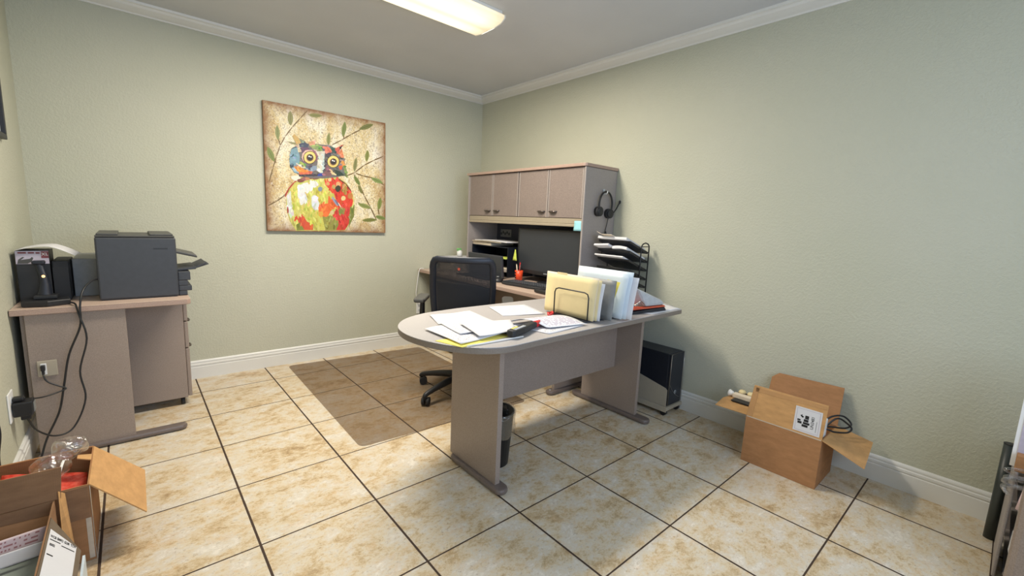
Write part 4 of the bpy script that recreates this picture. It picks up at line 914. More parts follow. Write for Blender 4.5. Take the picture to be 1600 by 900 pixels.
P.line([(207, 650), (222, 610), (262, 562), (300, 535)], 5, rgb(176, 62, 42)); P.line([(222, 715), (224, 750)], 5, rgb(160, 44, 34)); P.line([(540, 545), (585, 575), (618, 620)], 4, rgb(110, 50, 34))
P.dab(272, 535, 32, 17, 0.05, rgb(232, 226, 210), 0.12)
for x, y in ((305, 552), (330, 540), (365, 532), (400, 535)): P.dab(x, y, 26, 12, -0.1, vary((136, 84, 70), 20), 0.2)
P.dab(345, 540, 16, 11, 0.1, rgb(190, 130, 90), 0.1)
P.build('owl_body')
P = Paint(); P.k = 900
zh = [([(150, 350), (250, 290), (430, 260), (600, 270), (830, 300), (950, 380), (1050, 480), (1085, 700), (1060, 800), (930, 840), (700, 860), (480, 850), (300, 800), (190, 730), (130, 640), (120, 520)], (110, 104, 104)),
      ([(150, 360), (250, 320), (300, 480), (290, 620), (200, 650), (130, 640), (120, 520)], (118, 156, 172)),
      ([(145, 355), (250, 325), (280, 300), (180, 325)], (50, 78, 92)), ([(130, 500), (190, 430), (205, 470)], (56, 84, 100)), ([(125, 620), (200, 605), (185, 672), (140, 680)], (46, 68, 84)),
      ([(160, 670), (240, 670), (290, 770), (200, 745)], (160, 190, 202)),
      ([(285, 270), (380, 228), (450, 280), (430, 345), (320, 330)], (58, 68, 92)), ([(300, 320), (450, 330), (520, 400), (330, 420)], (96, 66, 96)),
      ([(170, 130), (205, 92), (270, 160), (320, 240), (240, 265)], (198, 164, 96)), ([(78, 222), (220, 240), (270, 285), (180, 265)], (140, 138, 92)), ([(290, 170), (400, 225), (320, 250)], (120, 130, 104)),
      ([(250, 300), (290, 280), (330, 400), (270, 410)], (214, 200, 164)),
      ([(450, 230), (560, 215), (560, 295), (465, 298)], (216, 152, 126)),
      ([(460, 298), (600, 278), (700, 320), (690, 400), (600, 385), (520, 345)], (148, 166, 100)), ([(600, 300), (690, 330), (660, 380), (610, 350)], (100, 160, 70)),
      ([(700, 325), (800, 308), (855, 400), (740, 425)], (220, 122, 96)), ([(810, 318), (950, 350), (940, 440), (860, 420)], (46, 84, 78)),
      ([(900, 350), (1060, 280), (1000, 350), (960, 440), (920, 430)], (200, 92, 76)), ([(1000, 320), (1065, 275), (960, 390)], (40, 30, 34)), ([(950, 440), (1020, 350), (1050, 480), (1000, 520)], (206, 120, 80)),
      ([(520, 345), (600, 395), (730, 395), (710, 560), (690, 775), (640, 762), (585, 720), (600, 600), (612, 480)], (212, 208, 194)),
      ([(590, 700), (650, 700), (650, 750), (610, 745)], (242, 242, 240)), ([(700, 470), (722, 460), (715, 700), (680, 780), (685, 600)], (196, 216, 212)),
      ([(740, 430), (880, 418), (790, 500), (770, 620), (770, 700), (700, 760), (716, 600)], (70, 62, 74)), ([(760, 620), (830, 700), (840, 819), (690, 819)], (126, 88, 90)),
      ([(300, 560), (410, 620), (370, 662), (300, 610)], (164, 182, 84)), ([(360, 600), (410, 610), (390, 660)], (90, 150, 70)), ([(240, 596), (300, 608), (375, 672), (330, 675)], (226, 220, 200)),
      ([(380, 660), (580, 640), (590, 740), (430, 740)], (132, 152, 172)), ([(390, 650), (500, 640), (470, 710)], (66, 74, 92)),
      ([(200, 650), (270, 640), (400, 715), (520, 740), (480, 790), (340, 780), (250, 730)], (224, 140, 54)), ([(280, 755), (520, 738), (500, 800), (300, 805)], (214, 104, 72)), ([(280, 790), (640, 780), (660, 819), (290, 819)], (54, 48, 60)), ([(620, 760), (700, 790), (690, 819), (600, 819)], (44, 64, 160)),
      ([(1000, 540), (1055, 560), (1080, 700), (1010, 640)], (218, 150, 76)), ([(1035, 650), (1080, 660), (1122, 785), (1065, 750)], (126, 146, 84)), ([(960, 650), (1025, 640), (1020, 710), (985, 715)], (216, 92, 60)),
      ([(785, 700), (835, 710), (925, 805), (850, 795)], (226, 200, 150)), ([(870, 700), (980, 735), (1080, 815), (930, 819)], (44, 62, 52)), ([(960, 490), (1030, 510), (1020, 540), (980, 520)], (36, 34, 44))]
blotches(P, zh, 187.5, 225, (0.366,), 300, (230, 300, 590, 522), -10, 70, 6, 13)
P.dab(359, 404, 50, 44, -0.2, rgb(150, 88, 110), 0.06, 20); P.dab(352, 400, 44, 40, -0.2, rgb(220, 180, 170), 0.05, 20)
for x, y, k in ((359.5, 408, 1.0), (506, 435, 0.96)):
    P.dab(x, y, 42 * k, 42 * k, 0, rgb(52, 44, 44), 0.03, 22); P.dab(x, y, 37.5 * k, 38 * k, 0, rgb(222, 200, 106), 0.02, 24); P.dab(x - 1, y - 2, 31 * k, 31 * k, 0, rgb(232, 218, 132), 0.03, 24)
    P.dab(x, y + 2, 25 * k, 25 * k, 0, rgb(196, 156, 96), 0.03, 20); P.dab(x + 1, y + 1, 21 * k, 21 * k, 0, rgb(70, 46, 34), 0.02, 20); P.dab(x, y, 15 * k, 16 * k, 0, rgb(30, 26, 30), 0.02, 20)
    P.dab(x - 4 * k, y - 7 * k, 5, 5, 0, rgb(244, 244, 240)); P.dab(x + 7 * k, y - 3 * k, 4, 4, 0, rgb(236, 236, 236))
P.build('owl_face')
fr_ = thing('picture_frame', 'dark framed picture cut off at the left edge on the left wall', 'picture', (L + 0.001, -0.95, 1.55))
B(L + 0.001, L + 0.022, -1.25, -0.565, 1.548, 1.572, 0.002).box(L + 0.001, L + 0.022, -1.25, -0.565, 2.03, 2.055, 0.002).box(L + 0.001, L + 0.022, -0.590, -0.565, 1.5725, 2.0295, 0.002).box(L + 0.001, L + 0.022, -1.25, -1.225, 1.5725, 2.0295, 0.002).build('frame', 'black', fr_)
B(L + 0.001, L + 0.006, -1.224, -0.591, 1.573, 2.029).build('picture_sheet', 'lgrey', fr_)

# ------------------------------------------------------------ left desk
ld = thing('side_desk', 'rosy-topped desk in the left corner carrying the printer', 'desk', (-2.98, -0.46, 0))
lo = [(L + 0.016, -0.02), (-2.665, -0.02), (-2.648, -0.035), (-2.648, -0.895), (-2.665, -0.912), (L + 0.004, -0.912), (L + 0.004, -0.6), (L + 0.016, -0.59)]
MB().prism(lo, ZT - 0.004, ZT, 0.0015).build('desktop', 'lampink', ld)
MB().prism(lo, ZT - 0.029, ZT - 0.0041, 0.003).build('edge_band', 'edgepink', ld)
B(-3.282, -2.925, -0.893, -0.868, 0.030, ZT - 0.030, 0.002).build('end_panel', 'lam', ld)
n = 10; r = 0.030; y = -0.880
fo = [(-2.700 - r + r * math.sin(t), y - r * math.cos(t)) for t in [PI * i / n for i in range(n + 1)]] + [(-3.29, y + r), (-3.29, y - r)]
ft = MB().prism(fo, 0.004, 0.032, 0.010).build('foot_rail', 'foot', ld)
for gx_ in (-2.76, -3.25): MB().cyl((gx_, y, 0), (gx_, y, 0.006), 0.014).build('glide', 'black', ft)
B(-3.300, -3.286, -0.86, -0.06, 0.25, ZT - 0.03, 0.001).build('modesty_panel', 'lam', ld)
B(-3.282, -2.925, -0.055, -0.030, 0.030, ZT - 0.030, 0.002).build('end_panel', 'lam', ld)
pd = thing('drawer_pedestal', 'tall mauve-grey drawer unit on casters under the left desk', 'drawer unit', (-2.88, -0.29, 0))
B(-3.10, -2.662, -0.515, -0.075, 0.052, 0.722, 0.003).build('body', 'lam', pd)
for z0, z1 in ((0.056, 0.372), (0.378, 0.545), (0.551, 0.718)):
    d = B(-2.661, -2.640, -0.512, -0.078, z0, z1, 0.005).build('drawer', 'lam', pd)
    MB().tube([(-2.640, -0.34, z1 - 0.028), (-2.622, -0.325, z1 - 0.030), (-2.618, -0.295, z1 - 0.031), (-2.622, -0.265, z1 - 0.030), (-2.640, -0.25, z1 - 0.028)], 0.006).build('handle', 'darknickel', d)
for x in (-3.05, -2.69):
    for yy in (-0.48, -0.11): MB().cyl((x - 0.010, yy, 0.024), (x + 0.010, yy, 0.024), 0.024).cyl((x, yy, 0.03), (x, yy, 0.0515), 0.006).box(x - 0.012, x + 0.012, yy - 0.012, yy + 0.012, 0.034, 0.05, 0.003).build('caster', 'black', pd)
op = thing('wall_outlet', 'grey wall plate on the left desk end panel with one plug', 'outlet', (-3.225, -0.895, 0.46))
B(-3.258, -3.190, -0.9000, -0.8935, 0.422, 0.500, 0.003).build('cover_plate', 'beige', op)
B(-3.247, -3.226, -0.9035, -0.9001, 0.432, 0.488, 0.002).build('socket', 'white', op)
pg = MB().box(-3.245, -3.230, -0.925, -0.904, 0.455, 0.482, 0.003).box(-3.243, -3.233, -0.922, -0.906, 0.436, 0.456, 0.003).build('plug', 'black'); tag(pg, 'small black plug in the plate on the desk end panel', 'plug')
wo = thing('wall_outlet', 'white outlet on the left wall with a black adapter plugged in', 'outlet', (L, -1.10, 0.37))
B(L + 0.0005, L + 0.007, -1.150, -1.055, 0.300, 0.430, 0.003).build('cover_plate', 'white', wo)
for zz in (0.338, 0.392): MB().cyl((L + 0.006, -1.10, zz), (L + 0.0095, -1.10, zz), 0.016).build('socket', 'lgrey', wo)
ad = thing('power_adapter', 'black block adapter in the white outlet on the left wall', 'adapter', (L + 0.04, -1.10, 0.32))
MB().box(L + 0.010, L + 0.072, -1.130, -1.065, 0.318, 0.382, 0.005).box(L + 0.030, L + 0.062, -1.12, -1.075, 0.298, 0.319, 0.004).build('body', 'black', ad)
B(L + 0.0725, L + 0.0745, -1.12, -1.075, 0.330, 0.372).build('label_strip', 'grey', ad)
MB().box(L + 0.010, L + 0.045, -1.115, -1.08, 0.385, 0.402, 0.004).build('plug', 'black', ad)
def cord(pts, r, label): return tag(MB().tube(pts, r, 7).build('hanging_cable', 'black'), label, 'cord')
cord([(-3.015, -0.775, 0.872), (-3.045, -0.83, 0.868), (-3.075, -0.90, 0.83), (-3.088, -0.935, 0.76), (-3.095, -0.935, 0.66), (-3.145, -0.925, 0.52), (-3.175, -0.925, 0.36), (-3.20, -0.925, 0.24), (-3.25, -0.93, 0.12), (-3.275, -0.95, 0.03)], 0.0045, 'black cord hanging straight from the printer to the floor')
cord([(-3.125, -0.83, 0.765), (-3.105, -0.90, 0.765), (-3.095, -0.935, 0.72), (-3.075, -0.945, 0.60), (-3.11, -0.95, 0.44), (-3.10, -0.96, 0.30), (-3.15, -0.98, 0.17), (-3.21, -1.02, 0.16), (-3.262, -1.06, 0.22), (-3.280, -1.095, 0.295)], 0.004, 'black cord looping low from the desktop charger to the adapter')
cord([(-3.238, -0.926, 0.437), (-3.225, -0.935, 0.405), (-3.185, -0.94, 0.375), (-3.165, -0.945, 0.362), (-3.19, -0.955, 0.352), (-3.24, -0.99, 0.350), (-3.285, -1.06, 0.375), (L + 0.045, -1.095, 0.393)], 0.0035, 'thin black cord between the desk panel plug and the wall outlet')
cord([(L + 0.012, -1.43, 0.52), (L + 0.016, -1.445, 0.45), (L + 0.024, -1.46, 0.38), (L + 0.014, -1.47, 0.28), (L + 0.020, -1.475, 0.17)], 0.0045, 'black cord at the left edge of the photo near the wall')

# printer
pr = thing('printer', 'dark grey desktop printer standing on the left desk', 'printer', (-2.85, -0.55, ZT))
PY0, PY1 = -0.800, -0.400
B(-3.022, -2.690, PY0, PY1, ZT + 0.004, 1.088, 0.008).build('body', 'charcoal', pr)
B(-3.020, -2.694, PY0 + 0.004, PY1 - 0.004, 1.0895, 1.098, 0.003).box(-3.014, -2.93, PY0 + 0.012, PY1 - 0.02, 1.0985, 1.108, 0.003).box(-2.80, -2.70, PY0 + 0.012, PY1 - 0.02, 1.0985, 1.108, 0.003).build('lid', 'charcoal2', pr)
MB().box(-3.015, -2.70, PY0 + 0.01, PY1 - 0.01, ZT + 0.0005, ZT + 0.0045).build('base', 'black', pr)
B(-2.79, -2.728, PY0 - 0.0012, PY0 + 0.001, 1.026, 1.032).build('embossed_strip', 'black', pr)
MB().hexa([(-2.690, -0.70, 0.995), (-2.585, -0.70, 0.966), (-2.585, -0.47, 0.966), (-2.690, -0.47, 0.995), (-2.690, -0.70, 1.012), (-2.590, -0.70, 0.984), (-2.590, -0.47, 0.984), (-2.690, -0.47, 1.012)], bev=0.005).build('control_panel', 'charcoal2', pr)
MB().box(-2.689, -2.632, -0.78, -0.42, 0.845, 0.895, 0.004).box(-2.689, -2.645, -0.78, -0.42, 0.815, 0.8445, 0.003).box(-2.689, -2.628, -0.78, -0.42, 0.785, 0.8145, 0.004).box(-2.689, -2.650, -0.78, -0.42, 0.760, 0.7845, 0.003).build('paper_cassette', 'charcoal', pr)
MB().hexa([(-2.689, -0.74, 0.897), (-2.60, -0.74, 0.903), (-2.60, -0.46, 0.903), (-2.689, -0.46, 0.897), (-2.689, -0.74, 0.907), (-2.60, -0.74, 0.917), (-2.60, -0.46, 0.917), (-2.689, -0.46, 0.907)], bev=0.002).hexa([(-2.60, -0.72, 0.904), (-2.545, -0.72, 0.934), (-2.545, -0.48, 0.934), (-2.60, -0.48, 0.904), (-2.60, -0.72, 0.915), (-2.548, -0.72, 0.942), (-2.548, -0.48, 0.942), (-2.60, -0.48, 0.915)], bev=0.002).hexa([(-2.60, -0.68, 0.900), (-2.530, -0.68, 0.924), (-2.530, -0.52, 0.924), (-2.60, -0.52, 0.900), (-2.60, -0.68, 0.9035), (-2.532, -0.68, 0.930), (-2.532, -0.52, 0.930), (-2.60, -0.52, 0.9035)], bev=0.001).build('output_tray', 'charcoal', pr)
# boxes and charger left of the printer
gy = MB().box(-3.125, -3.026, -0.60, -0.20, ZT + 0.001, ZT + 0.205, 0.004).build('storage_box', 'grey'); tag(gy, 'grey box standing between the printer and the black cartridge box', 'box')
bb = thing('cartridge_box', 'printed cardboard box with a pale picture strip against the left wall', 'box', (-3.25, -0.50, ZT))
B(-3.310, -3.195, -0.710, -0.55, ZT + 0.001, 1.015, 0.002).build('carton', 'black', bb)
B(-3.309, -3.196, -0.7115, -0.7101, 0.950, 1.014).build('picture_strip', 'lilac', bb)
B(-3.222, -3.196, -0.7125, -0.7116, 0.978, 1.012).build('size_badge', 'maroon', bb)
text('XL', 0.02, frame((-3.209, -0.7126, 0.997), (1, 0, 0), (0, 0, 1)), 'white', bb)
MB().box(-3.300, -3.272, -0.7125, -0.7116, 1.001, 1.009).box(-3.266, -3.245, -0.7125, -0.7116, 1.001, 1.009).box(-3.240, -3.226, -0.7125, -0.7116, 1.000, 1.008).build('title_line', 'maroon', bb)
MB().prism([(-3.305, 0.952), (-3.30, 0.972), (-3.285, 0.985), (-3.279, 0.983), (-3.292, 0.970), (-3.26, 0.976), (-3.255, 0.984), (-3.249, 0.980), (-3.256, 0.962), (-3.27, 0.952)], 0.7116, 0.7124, mtx=Matrix(((1, 0, 0, 0), (0, 0, -1, 0), (0, 1, 0, 0), (0, 0, 0, 1)))).build('cartridge_picture', 'charcoal2', bb)
bk2 = MB().box(-3.192, -3.130, -0.70, -0.45, ZT + 0.001, ZT + 0.205, 0.006).box(-3.190, -3.132, -0.701, -0.699, ZT + 0.03, ZT + 0.17, 0.001).build('equipment_case', 'blacktex'); tag(bk2, 'plain black case between the printed box and the grey box', 'case')
ck = thing('scanner_cradle', 'black charging cradle with an orange light on the left desk', 'charger', (-3.22, -0.80, ZT))
MB().prism([(-3.29, -0.86), (-3.20, -0.88), (-3.125, -0.84), (-3.135, -0.76), (-3.28, -0.75)], ZT + 0.001, ZT + 0.030, 0.006).prism([(-3.25, -0.835), (-3.17, -0.835), (-3.165, -0.775), (-3.245, -0.765)], ZT + 0.030, ZT + 0.052, 0.006).build('base', 'black', ck)
MB().tube([(-3.215, -0.80, ZT + 0.045), (-3.212, -0.79, ZT + 0.11), (-3.222, -0.775, ZT + 0.175), (-3.228, -0.765, ZT + 0.205)], 0.02, 12, radii=[0.028, 0.017, 0.015, 0.018]).box(-3.25, -3.205, -0.79, -0.745, ZT + 0.196, ZT + 0.214, 0.006).build('handle', 'navy', ck)
MB().cyl((-3.212, -0.8085, ZT + 0.140), (-3.212, -0.8115, ZT + 0.142), 0.006).build('indicator', 'led', ck)
def curl(u, v): return 0.035 * math.sin(PI * min(1, u * 1.25)) * 0.7 - 0.055 * max(0, u - 0.62) ** 1.3 * 2
paper('paper', [(-3.305, -0.735, 1.018), (-3.10, -0.735, 1.018), (-3.09, -0.56, 1.020), (-3.30, -0.54, 1.020)], 'white curled sheet lying over the printed box on the left desk', 'paper', 0.001, lambda u, v: 0.018 * math.sin(PI * u) - 0.075 * max(0, u - 0.55) ** 1.2 + 0.075 * 0 + 0.001 , nx=14)

# ------------------------------------------------------------ cardboard boxes on the left
def carton(name, label, x0, x1, y0, y1, h, m='card', cat='box', inner='card'):
    t = thing(name, label, cat, ((x0 + x1) / 2, (y0 + y1) / 2, 0)); w = 0.004
    mb = MB().box(x0, x1, y0, y1, 0.001, 0.005).box(x0, x0 + w, y0, y1, 0.0052, h).box(x1 - w, x1, y0, y1, 0.0052, h).box(x0 + w, x1 - w, y0, y0 + w, 0.0052, h).box(x0 + w, x1 - w, y1 - w, y1, 0.0052, h)
    mb.build('body', m, t); return t
ba = carton('cardboard_box', 'open brown box holding a red bubble mailer and clear air pillows', -3.303, -3.046, -1.880, -1.553, 0.289)
MB().slab([(-3.045, -1.878, 0.2895), (-3.045, -1.556, 0.2895), (-2.897, -1.560, 0.135), (-2.899, -1.895, 0.130)], 0.004).build('right_flap', 'cardlight', ba)
MB().slab([(-3.305, -1.875, 0.290), (-3.305, -1.558, 0.290), (-3.316, -1.60, 0.45), (-3.316, -1.86, 0.45)], 0.004, n=(-1, 0, 0)).build('left_flap', 'cardlight', ba)
MB().slab([(-3.300, -1.8850, 0.288), (-3.048, -1.8850, 0.288), (-3.048, -1.8885, 0.172), (-3.300, -1.8885, 0.172)], 0.0035, n=(0, -1, 0)).build('front_flap', 'carddark', ba)
MB().slab([(-3.300, -1.5495, 0.288), (-3.048, -1.5495, 0.288), (-3.048, -1.540, 0.15), (-3.300, -1.540, 0.15)], 0.004, n=(0, 1, 0)).build('rear_flap', 'card', ba)
MB().box(-3.0455, -3.0445, -1.876, -1.862, 0.01, 0.285).box(-3.062, -3.048, -1.8810, -1.8803, 0.01, 0.165).build('tape_strip', 'tapeclear', ba)
MB().slab([(-3.047, -1.715, 0.302), (-3.047, -1.665, 0.302), (-3.085, -1.670, 0.312), (-3.085, -1.700, 0.312)], 0.004).build('torn_tab', 'cardlight', ba)
bmw = MB().sheet([(-3.285, -1.868, 0.195), (-3.058, -1.868, 0.232), (-3.062, -1.66, 0.222), (-3.285, -1.60, 0.262)], 0.012, 12, 12, lambda u, v: 0.005 * math.sin(9 * u) * math.sin(7 * v)).build('bubble_mailer', 'bubble')
tag(bmw, 'red bubble mailer lying inside the open brown box', 'mailer')
def pillow(c, r, label, seed, m='clear', sc=(1, .8, .8)):
    random.seed(seed); b = bmesh.new(); bmesh.ops.create_icosphere(b, subdivisions=4, radius=r)
    ks = [(Vector((random.uniform(-1, 1), random.uniform(-1, 1), random.uniform(-1, 1))) * 42, random.uniform(0, 6)) for _ in range(5)]
    for v in b.verts:
        d = sum(math.sin(k.dot(v.co) / (r * 10) * 1.2 + p) for k, p in ks) * 0.07
        v.co = Vector((v.co.x * sc[0], v.co.y * sc[1], v.co.z * sc[2])) * (1 + d)
    mb = MB(); bmesh.ops.translate(b, vec=Vector(c), verts=b.verts); mb._merge(b, 0, True)
    return tag(mb.build('air_pillow', m), label, 'air pillow', 'air pillows in the brown box')
pillow((-3.155, -1.69, 0.300), 0.058, 'crumpled clear air pillow deeper in the brown box', 3)
pillow((-3.105, -1.655, 0.345), 0.050, 'rounded clear air pillow rising above the box rim', 5)
nd = MB().tube([(-3.128, -1.868, 0.296), (-3.122, -1.83, 0.31), (-3.120, -1.79, 0.325), (-3.115, -1.74, 0.335)], 0.004, 6).build('plastic_strip', 'white'); tag(nd, 'thin twisted white plastic strip standing up over the red mailer', 'strip')
bx2 = carton('cardboard_box', 'open brown box in front, with raised rear flap, holding a grey-green bin', -3.312, -3.122, -2.42, -1.945, 0.296, 'carddark')
MB().slab([(-3.308, -1.946, 0.297), (-3.108, -1.946, 0.297), (-3.100, -1.938, 0.400), (-3.308, -1.938, 0.402)], 0.004, n=(0, 1, 0)).build('rear_flap', 'carddark', bx2)
MB().slab([(-3.306, -1.955, 0.262), (-3.138, -1.955, 0.252), (-3.130, -1.995, 0.16), (-3.306, -1.995, 0.16)], 0.003, n=(0, 1, 0)).build('inner_flap', 'card', bx2)
MB().slab([(-3.116, -1.950, 0.02), (-3.112, -1.950, 0.325), (-3.100, -1.925, 0.30), (-3.088, -1.925, 0.02)], 0.003, n=(0, -1, 0)).build('corner_strip', 'cardlight', bx2)
lf = MB().slab([(-3.1205, -2.055, 0.2965), (-3.1205, -2.415, 0.2965), (-3.056, -2.43, 0.212), (-3.055, -2.150, 0.212)], 0.0035, n=(-1, 0, -1)).build('right_flap', 'cardgrey', bx2)
e1 = Vector((-0.0, -0.36, 0)).normalized(); e2 = Vector((0.0645, 0, -0.0845)).normalized(); nf = e2.cross(e1).normalized()
if nf.x < 0: nf = -nf
o0 = Vector((-3.1205, -2.115, 0.2965)) + e2 * 0.006 + nf * 0.0006
def LF(a, b): return o0 + e1 * a + e2 * b
sl = MB().slab([LF(0, 0), LF(0.24, 0), LF(0.24, 0.085), LF(0.03, 0.085)], 0.0005, n=nf).build('shipping_label', 'paper', bx2)
mtx = frame(o0 + nf * 0.0012, e2 * 1.0, -e1 * -1.0)
def LT(s, a, b, size, nm='lettering'): text(s, size, frame(LF(a, b) + nf * 0.0008, e2, nf.cross(e2)), 'ink', sl, nm, 0.0001, bold=0.0006, sx=0.42)
for k, w_ in enumerate(('WCSI', 'EMPO', 'GUM', 'TCW')): LT(w_, 0.034, 0.013 + 0.0205 * k, 0.017)
mb = MB().slab([LF(0.048, 0.004), LF(0.052, 0.004), LF(0.052, 0.036), LF(0.048, 0.036)], 0.0003, n=nf).slab([LF(0.056, 0.040), LF(0.060, 0.040), LF(0.060, 0.080), LF(0.056, 0.080)], 0.0003, n=nf).slab([LF(0.12, 0.004), LF(0.125, 0.004), LF(0.125, 0.022), LF(0.12, 0.022)], 0.0003, n=nf)
bmesh.ops.translate(mb.bm, vec=nf * 0.0006, verts=mb.bm.verts); mb.build('rule_line', 'ink', sl)
LT('85032', 0.074, 0.014, 0.015)
bin_ = thing('storage_bin', 'grey-green plastic bin inside the front brown box', 'bin', (-3.22, -2.17, 0.0055))
MB().prism([(-3.300 + .03, -2.03), (-3.150, -2.02), (-3.130, -2.05), (-3.130, -2.33), (-3.15, -2.36), (-3.28, -2.36), (-3.305, -2.33), (-3.305, -2.06)], 0.0055, 0.17, 0.01).build('body', 'celadon', bin_)
MB().tube([(-3.29, -2.04, 0.175), (-3.22, -2.035, 0.175), (-3.145, -2.03, 0.175), (-3.132, -2.06, 0.175), (-3.132, -2.33, 0.175), (-3.16, -2.355, 0.175), (-3.28, -2.355, 0.175), (-3.303, -2.32, 0.175)], 0.008, 8, closed=True).build('rim', 'beige', bin_)
paper('envelope', [(-3.30, -2.03, 0.185), (-3.15, -2.02, 0.190), (-3.14, -2.00, 0.245), (-3.29, -2.01, 0.240)], 'pink printed envelope standing at the back of the grey-green bin', 'pinkprint', 0.003, group='mail in the grey-green bin', cat='envelope')
paper('envelope', [(-3.30, -2.075, 0.186), (-3.145, -2.062, 0.188), (-3.140, -2.045, 0.222), (-3.29, -2.055, 0.220)], 'white envelope in front of the pink one in the bin', 'paper', 0.003, group='mail in the grey-green bin', cat='envelope')
bg = MB().slab([(-3.052, -2.165, 0.001), (-3.052, -2.42, 0.001), (-3.052, -2.42, 0.203), (-3.052, -2.165, 0.203)], 0.006, n=(1, 0, 0)).build('plastic_bag', 'folder'); tag(bg, 'bluish white folded plastic beside the labelled cardboard flap', 'bag')

# ------------------------------------------------------------ cardboard box on the right
RX0, RX1, RY0, RY1, RH = -0.377, -0.100, -3.381, -3.027, 0.262
rb_ = carton('cardboard_box', 'open brown box standing by the right wall with a printed warning label', RX0, RX1, RY0, RY1, RH)
fl = MB().slab([(RX0, RY1, RH + 0.001), (RX0, RY0, RH + 0.001), (RX0 + 0.010, RY0 - 0.004, RH + 0.178), (RX0 + 0.010, RY1 - 0.020, RH + 0.178)], 0.004, n=(1, 0, 0)).build('front_flap', 'cardlight', rb_)
MB().slab([(RX1 + 0.002, RY1, RH + 0.001), (RX1 + 0.002, RY0, RH + 0.001), (-0.028, RY0 + 0.008, RH + 0.190), (-0.028, RY1 - 0.030, RH + 0.182), (-0.035, RY1 + 0.004, RH + 0.150)], 0.004, n=(1, 0, -0.3)).build('back_flap', 'card', rb_)
MB().slab([(RX0 + 0.003, RY0 - 0.001, RH + 0.001), (RX1 - 0.003, RY0 - 0.001, RH + 0.001), (-0.060, -3.530, 0.218), (-0.372, -3.556, 0.196)], 0.004).build('right_flap', 'cardlight', rb_)
MB().slab([(RX0 + 0.003, RY1 + 0.001, RH + 0.001), (RX1 - 0.003, RY1 + 0.001, RH + 0.001), (-0.115, -2.862, 0.262), (-0.23, -2.838, 0.262), (-0.352, -2.846, 0.250)], 0.004).build('left_flap', 'cardlight', rb_)
MB().box(RX0 - 0.0008, RX0 - 0.0001, RY0 + 0.003, RY1 - 0.003, RH - 0.004, RH + 0.001).build('tape_strip', 'tapeclear', fl)
def RF(y, z): return Vector((RX0 + 0.010 * (z - RH) / 0.178, y, z))
MB().slab([RF(RY1 - 0.001, RH + 0.002) + Vector((-0.0006, 0, 0)), RF(RY1 - 0.030, RH + 0.002) + Vector((-0.0006, 0, 0)), RF(RY1 - 0.048, RH + 0.172) + Vector((-0.0006, 0, 0)), RF(RY1 - 0.022, RH + 0.172) + Vector((-0.0006, 0, 0))], 0.0005, n=(-1, 0, 0)).slab([RF(RY1 - 0.03, RH + 0.145) + Vector((-0.0006, 0, 0)), RF(RY0 + 0.0, RH + 0.155) + Vector((-0.0006, 0, 0)), RF(RY0 + 0.0, RH + 0.172) + Vector((-0.0006, 0, 0)), RF(RY1 - 0.03, RH + 0.168) + Vector((-0.0006, 0, 0))], 0.0005, n=(-1, 0, 0)).build('old_tape', 'tape', fl)
ly0, ly1, lz0, lz1 = -3.368, -3.252, RH + 0.010, RH + 0.136
fm = frame(RF((ly0 + ly1) / 2, (lz0 + lz1) / 2) + Vector((-0.0009, 0, 0)), (0, -1, 0), (0.056, 0, 1))
def onlab(x0, x1, y0, y1, z=0.0, th=0.0004): return MB().box(x0, x1, y0, y1, z, z + th, mtx=fm)
wl, hl = 0.116, 0.126
lb = onlab(-wl / 2, wl / 2, -hl / 2, hl / 2).build('warning_label', 'paper', fl)
bd = 0.006; i_ = 0.007
mb = MB()
for a in ((-wl / 2 + i_, wl / 2 - i_, hl / 2 - i_ - .0022, hl / 2 - i_), (-wl / 2 + i_, wl / 2 - i_, -hl / 2 + i_, -hl / 2 + i_ + .0022), (-wl / 2 + i_, -wl / 2 + i_ + .0022, -hl / 2 + i_, hl / 2 - i_), (wl / 2 - i_ - .0022, wl / 2 - i_, -hl / 2 + i_, hl / 2 - i_)): mb.box(a[0], a[1], a[2], a[3], 0.0005, 0.0009, mtx=fm)
mb.build('label_border', 'lilac', lb)
# battery pictogram, turned a quarter like the label
mb = MB()
for (x0, x1, y0, y1) in ((-0.042, -0.024, -0.022, -0.010), (-0.0, 0.0, 0, 0), (-0.022, 0.004, -0.034, -0.022), (-0.018, 0.010, -0.020, -0.009), (-0.016, 0.004, -0.007, 0.006), (-0.012, 0.004, 0.008, 0.026), (-0.044, -0.030, -0.008, 0.0)):
    if x1 > x0: mb.box(x0, x1, y0, y1, 0.0005, 0.001, mtx=fm)
mb.prism([(-0.034, 0.020), (-0.024, 0.028), (-0.026, 0.021), (-0.018, 0.018), (-0.020, 0.011), (-0.026, 0.012)], 0.0005, 0.001, mtx=fm)
mb.build('battery_pictogram', 'ink', lb)
text('UN3481', 0.019, fm @ Matrix.Translation((0.022, -0.002, 0.0006)) @ Matrix.Rotation(PI / 2, 4, 'Z'), 'ink', lb, depth=0.0002, bold=0.0002)
MB().box(0.038, 0.0400, -0.045, 0.010, 0.0005, 0.0009, mtx=fm).build('small_print', 'greyink', lb)
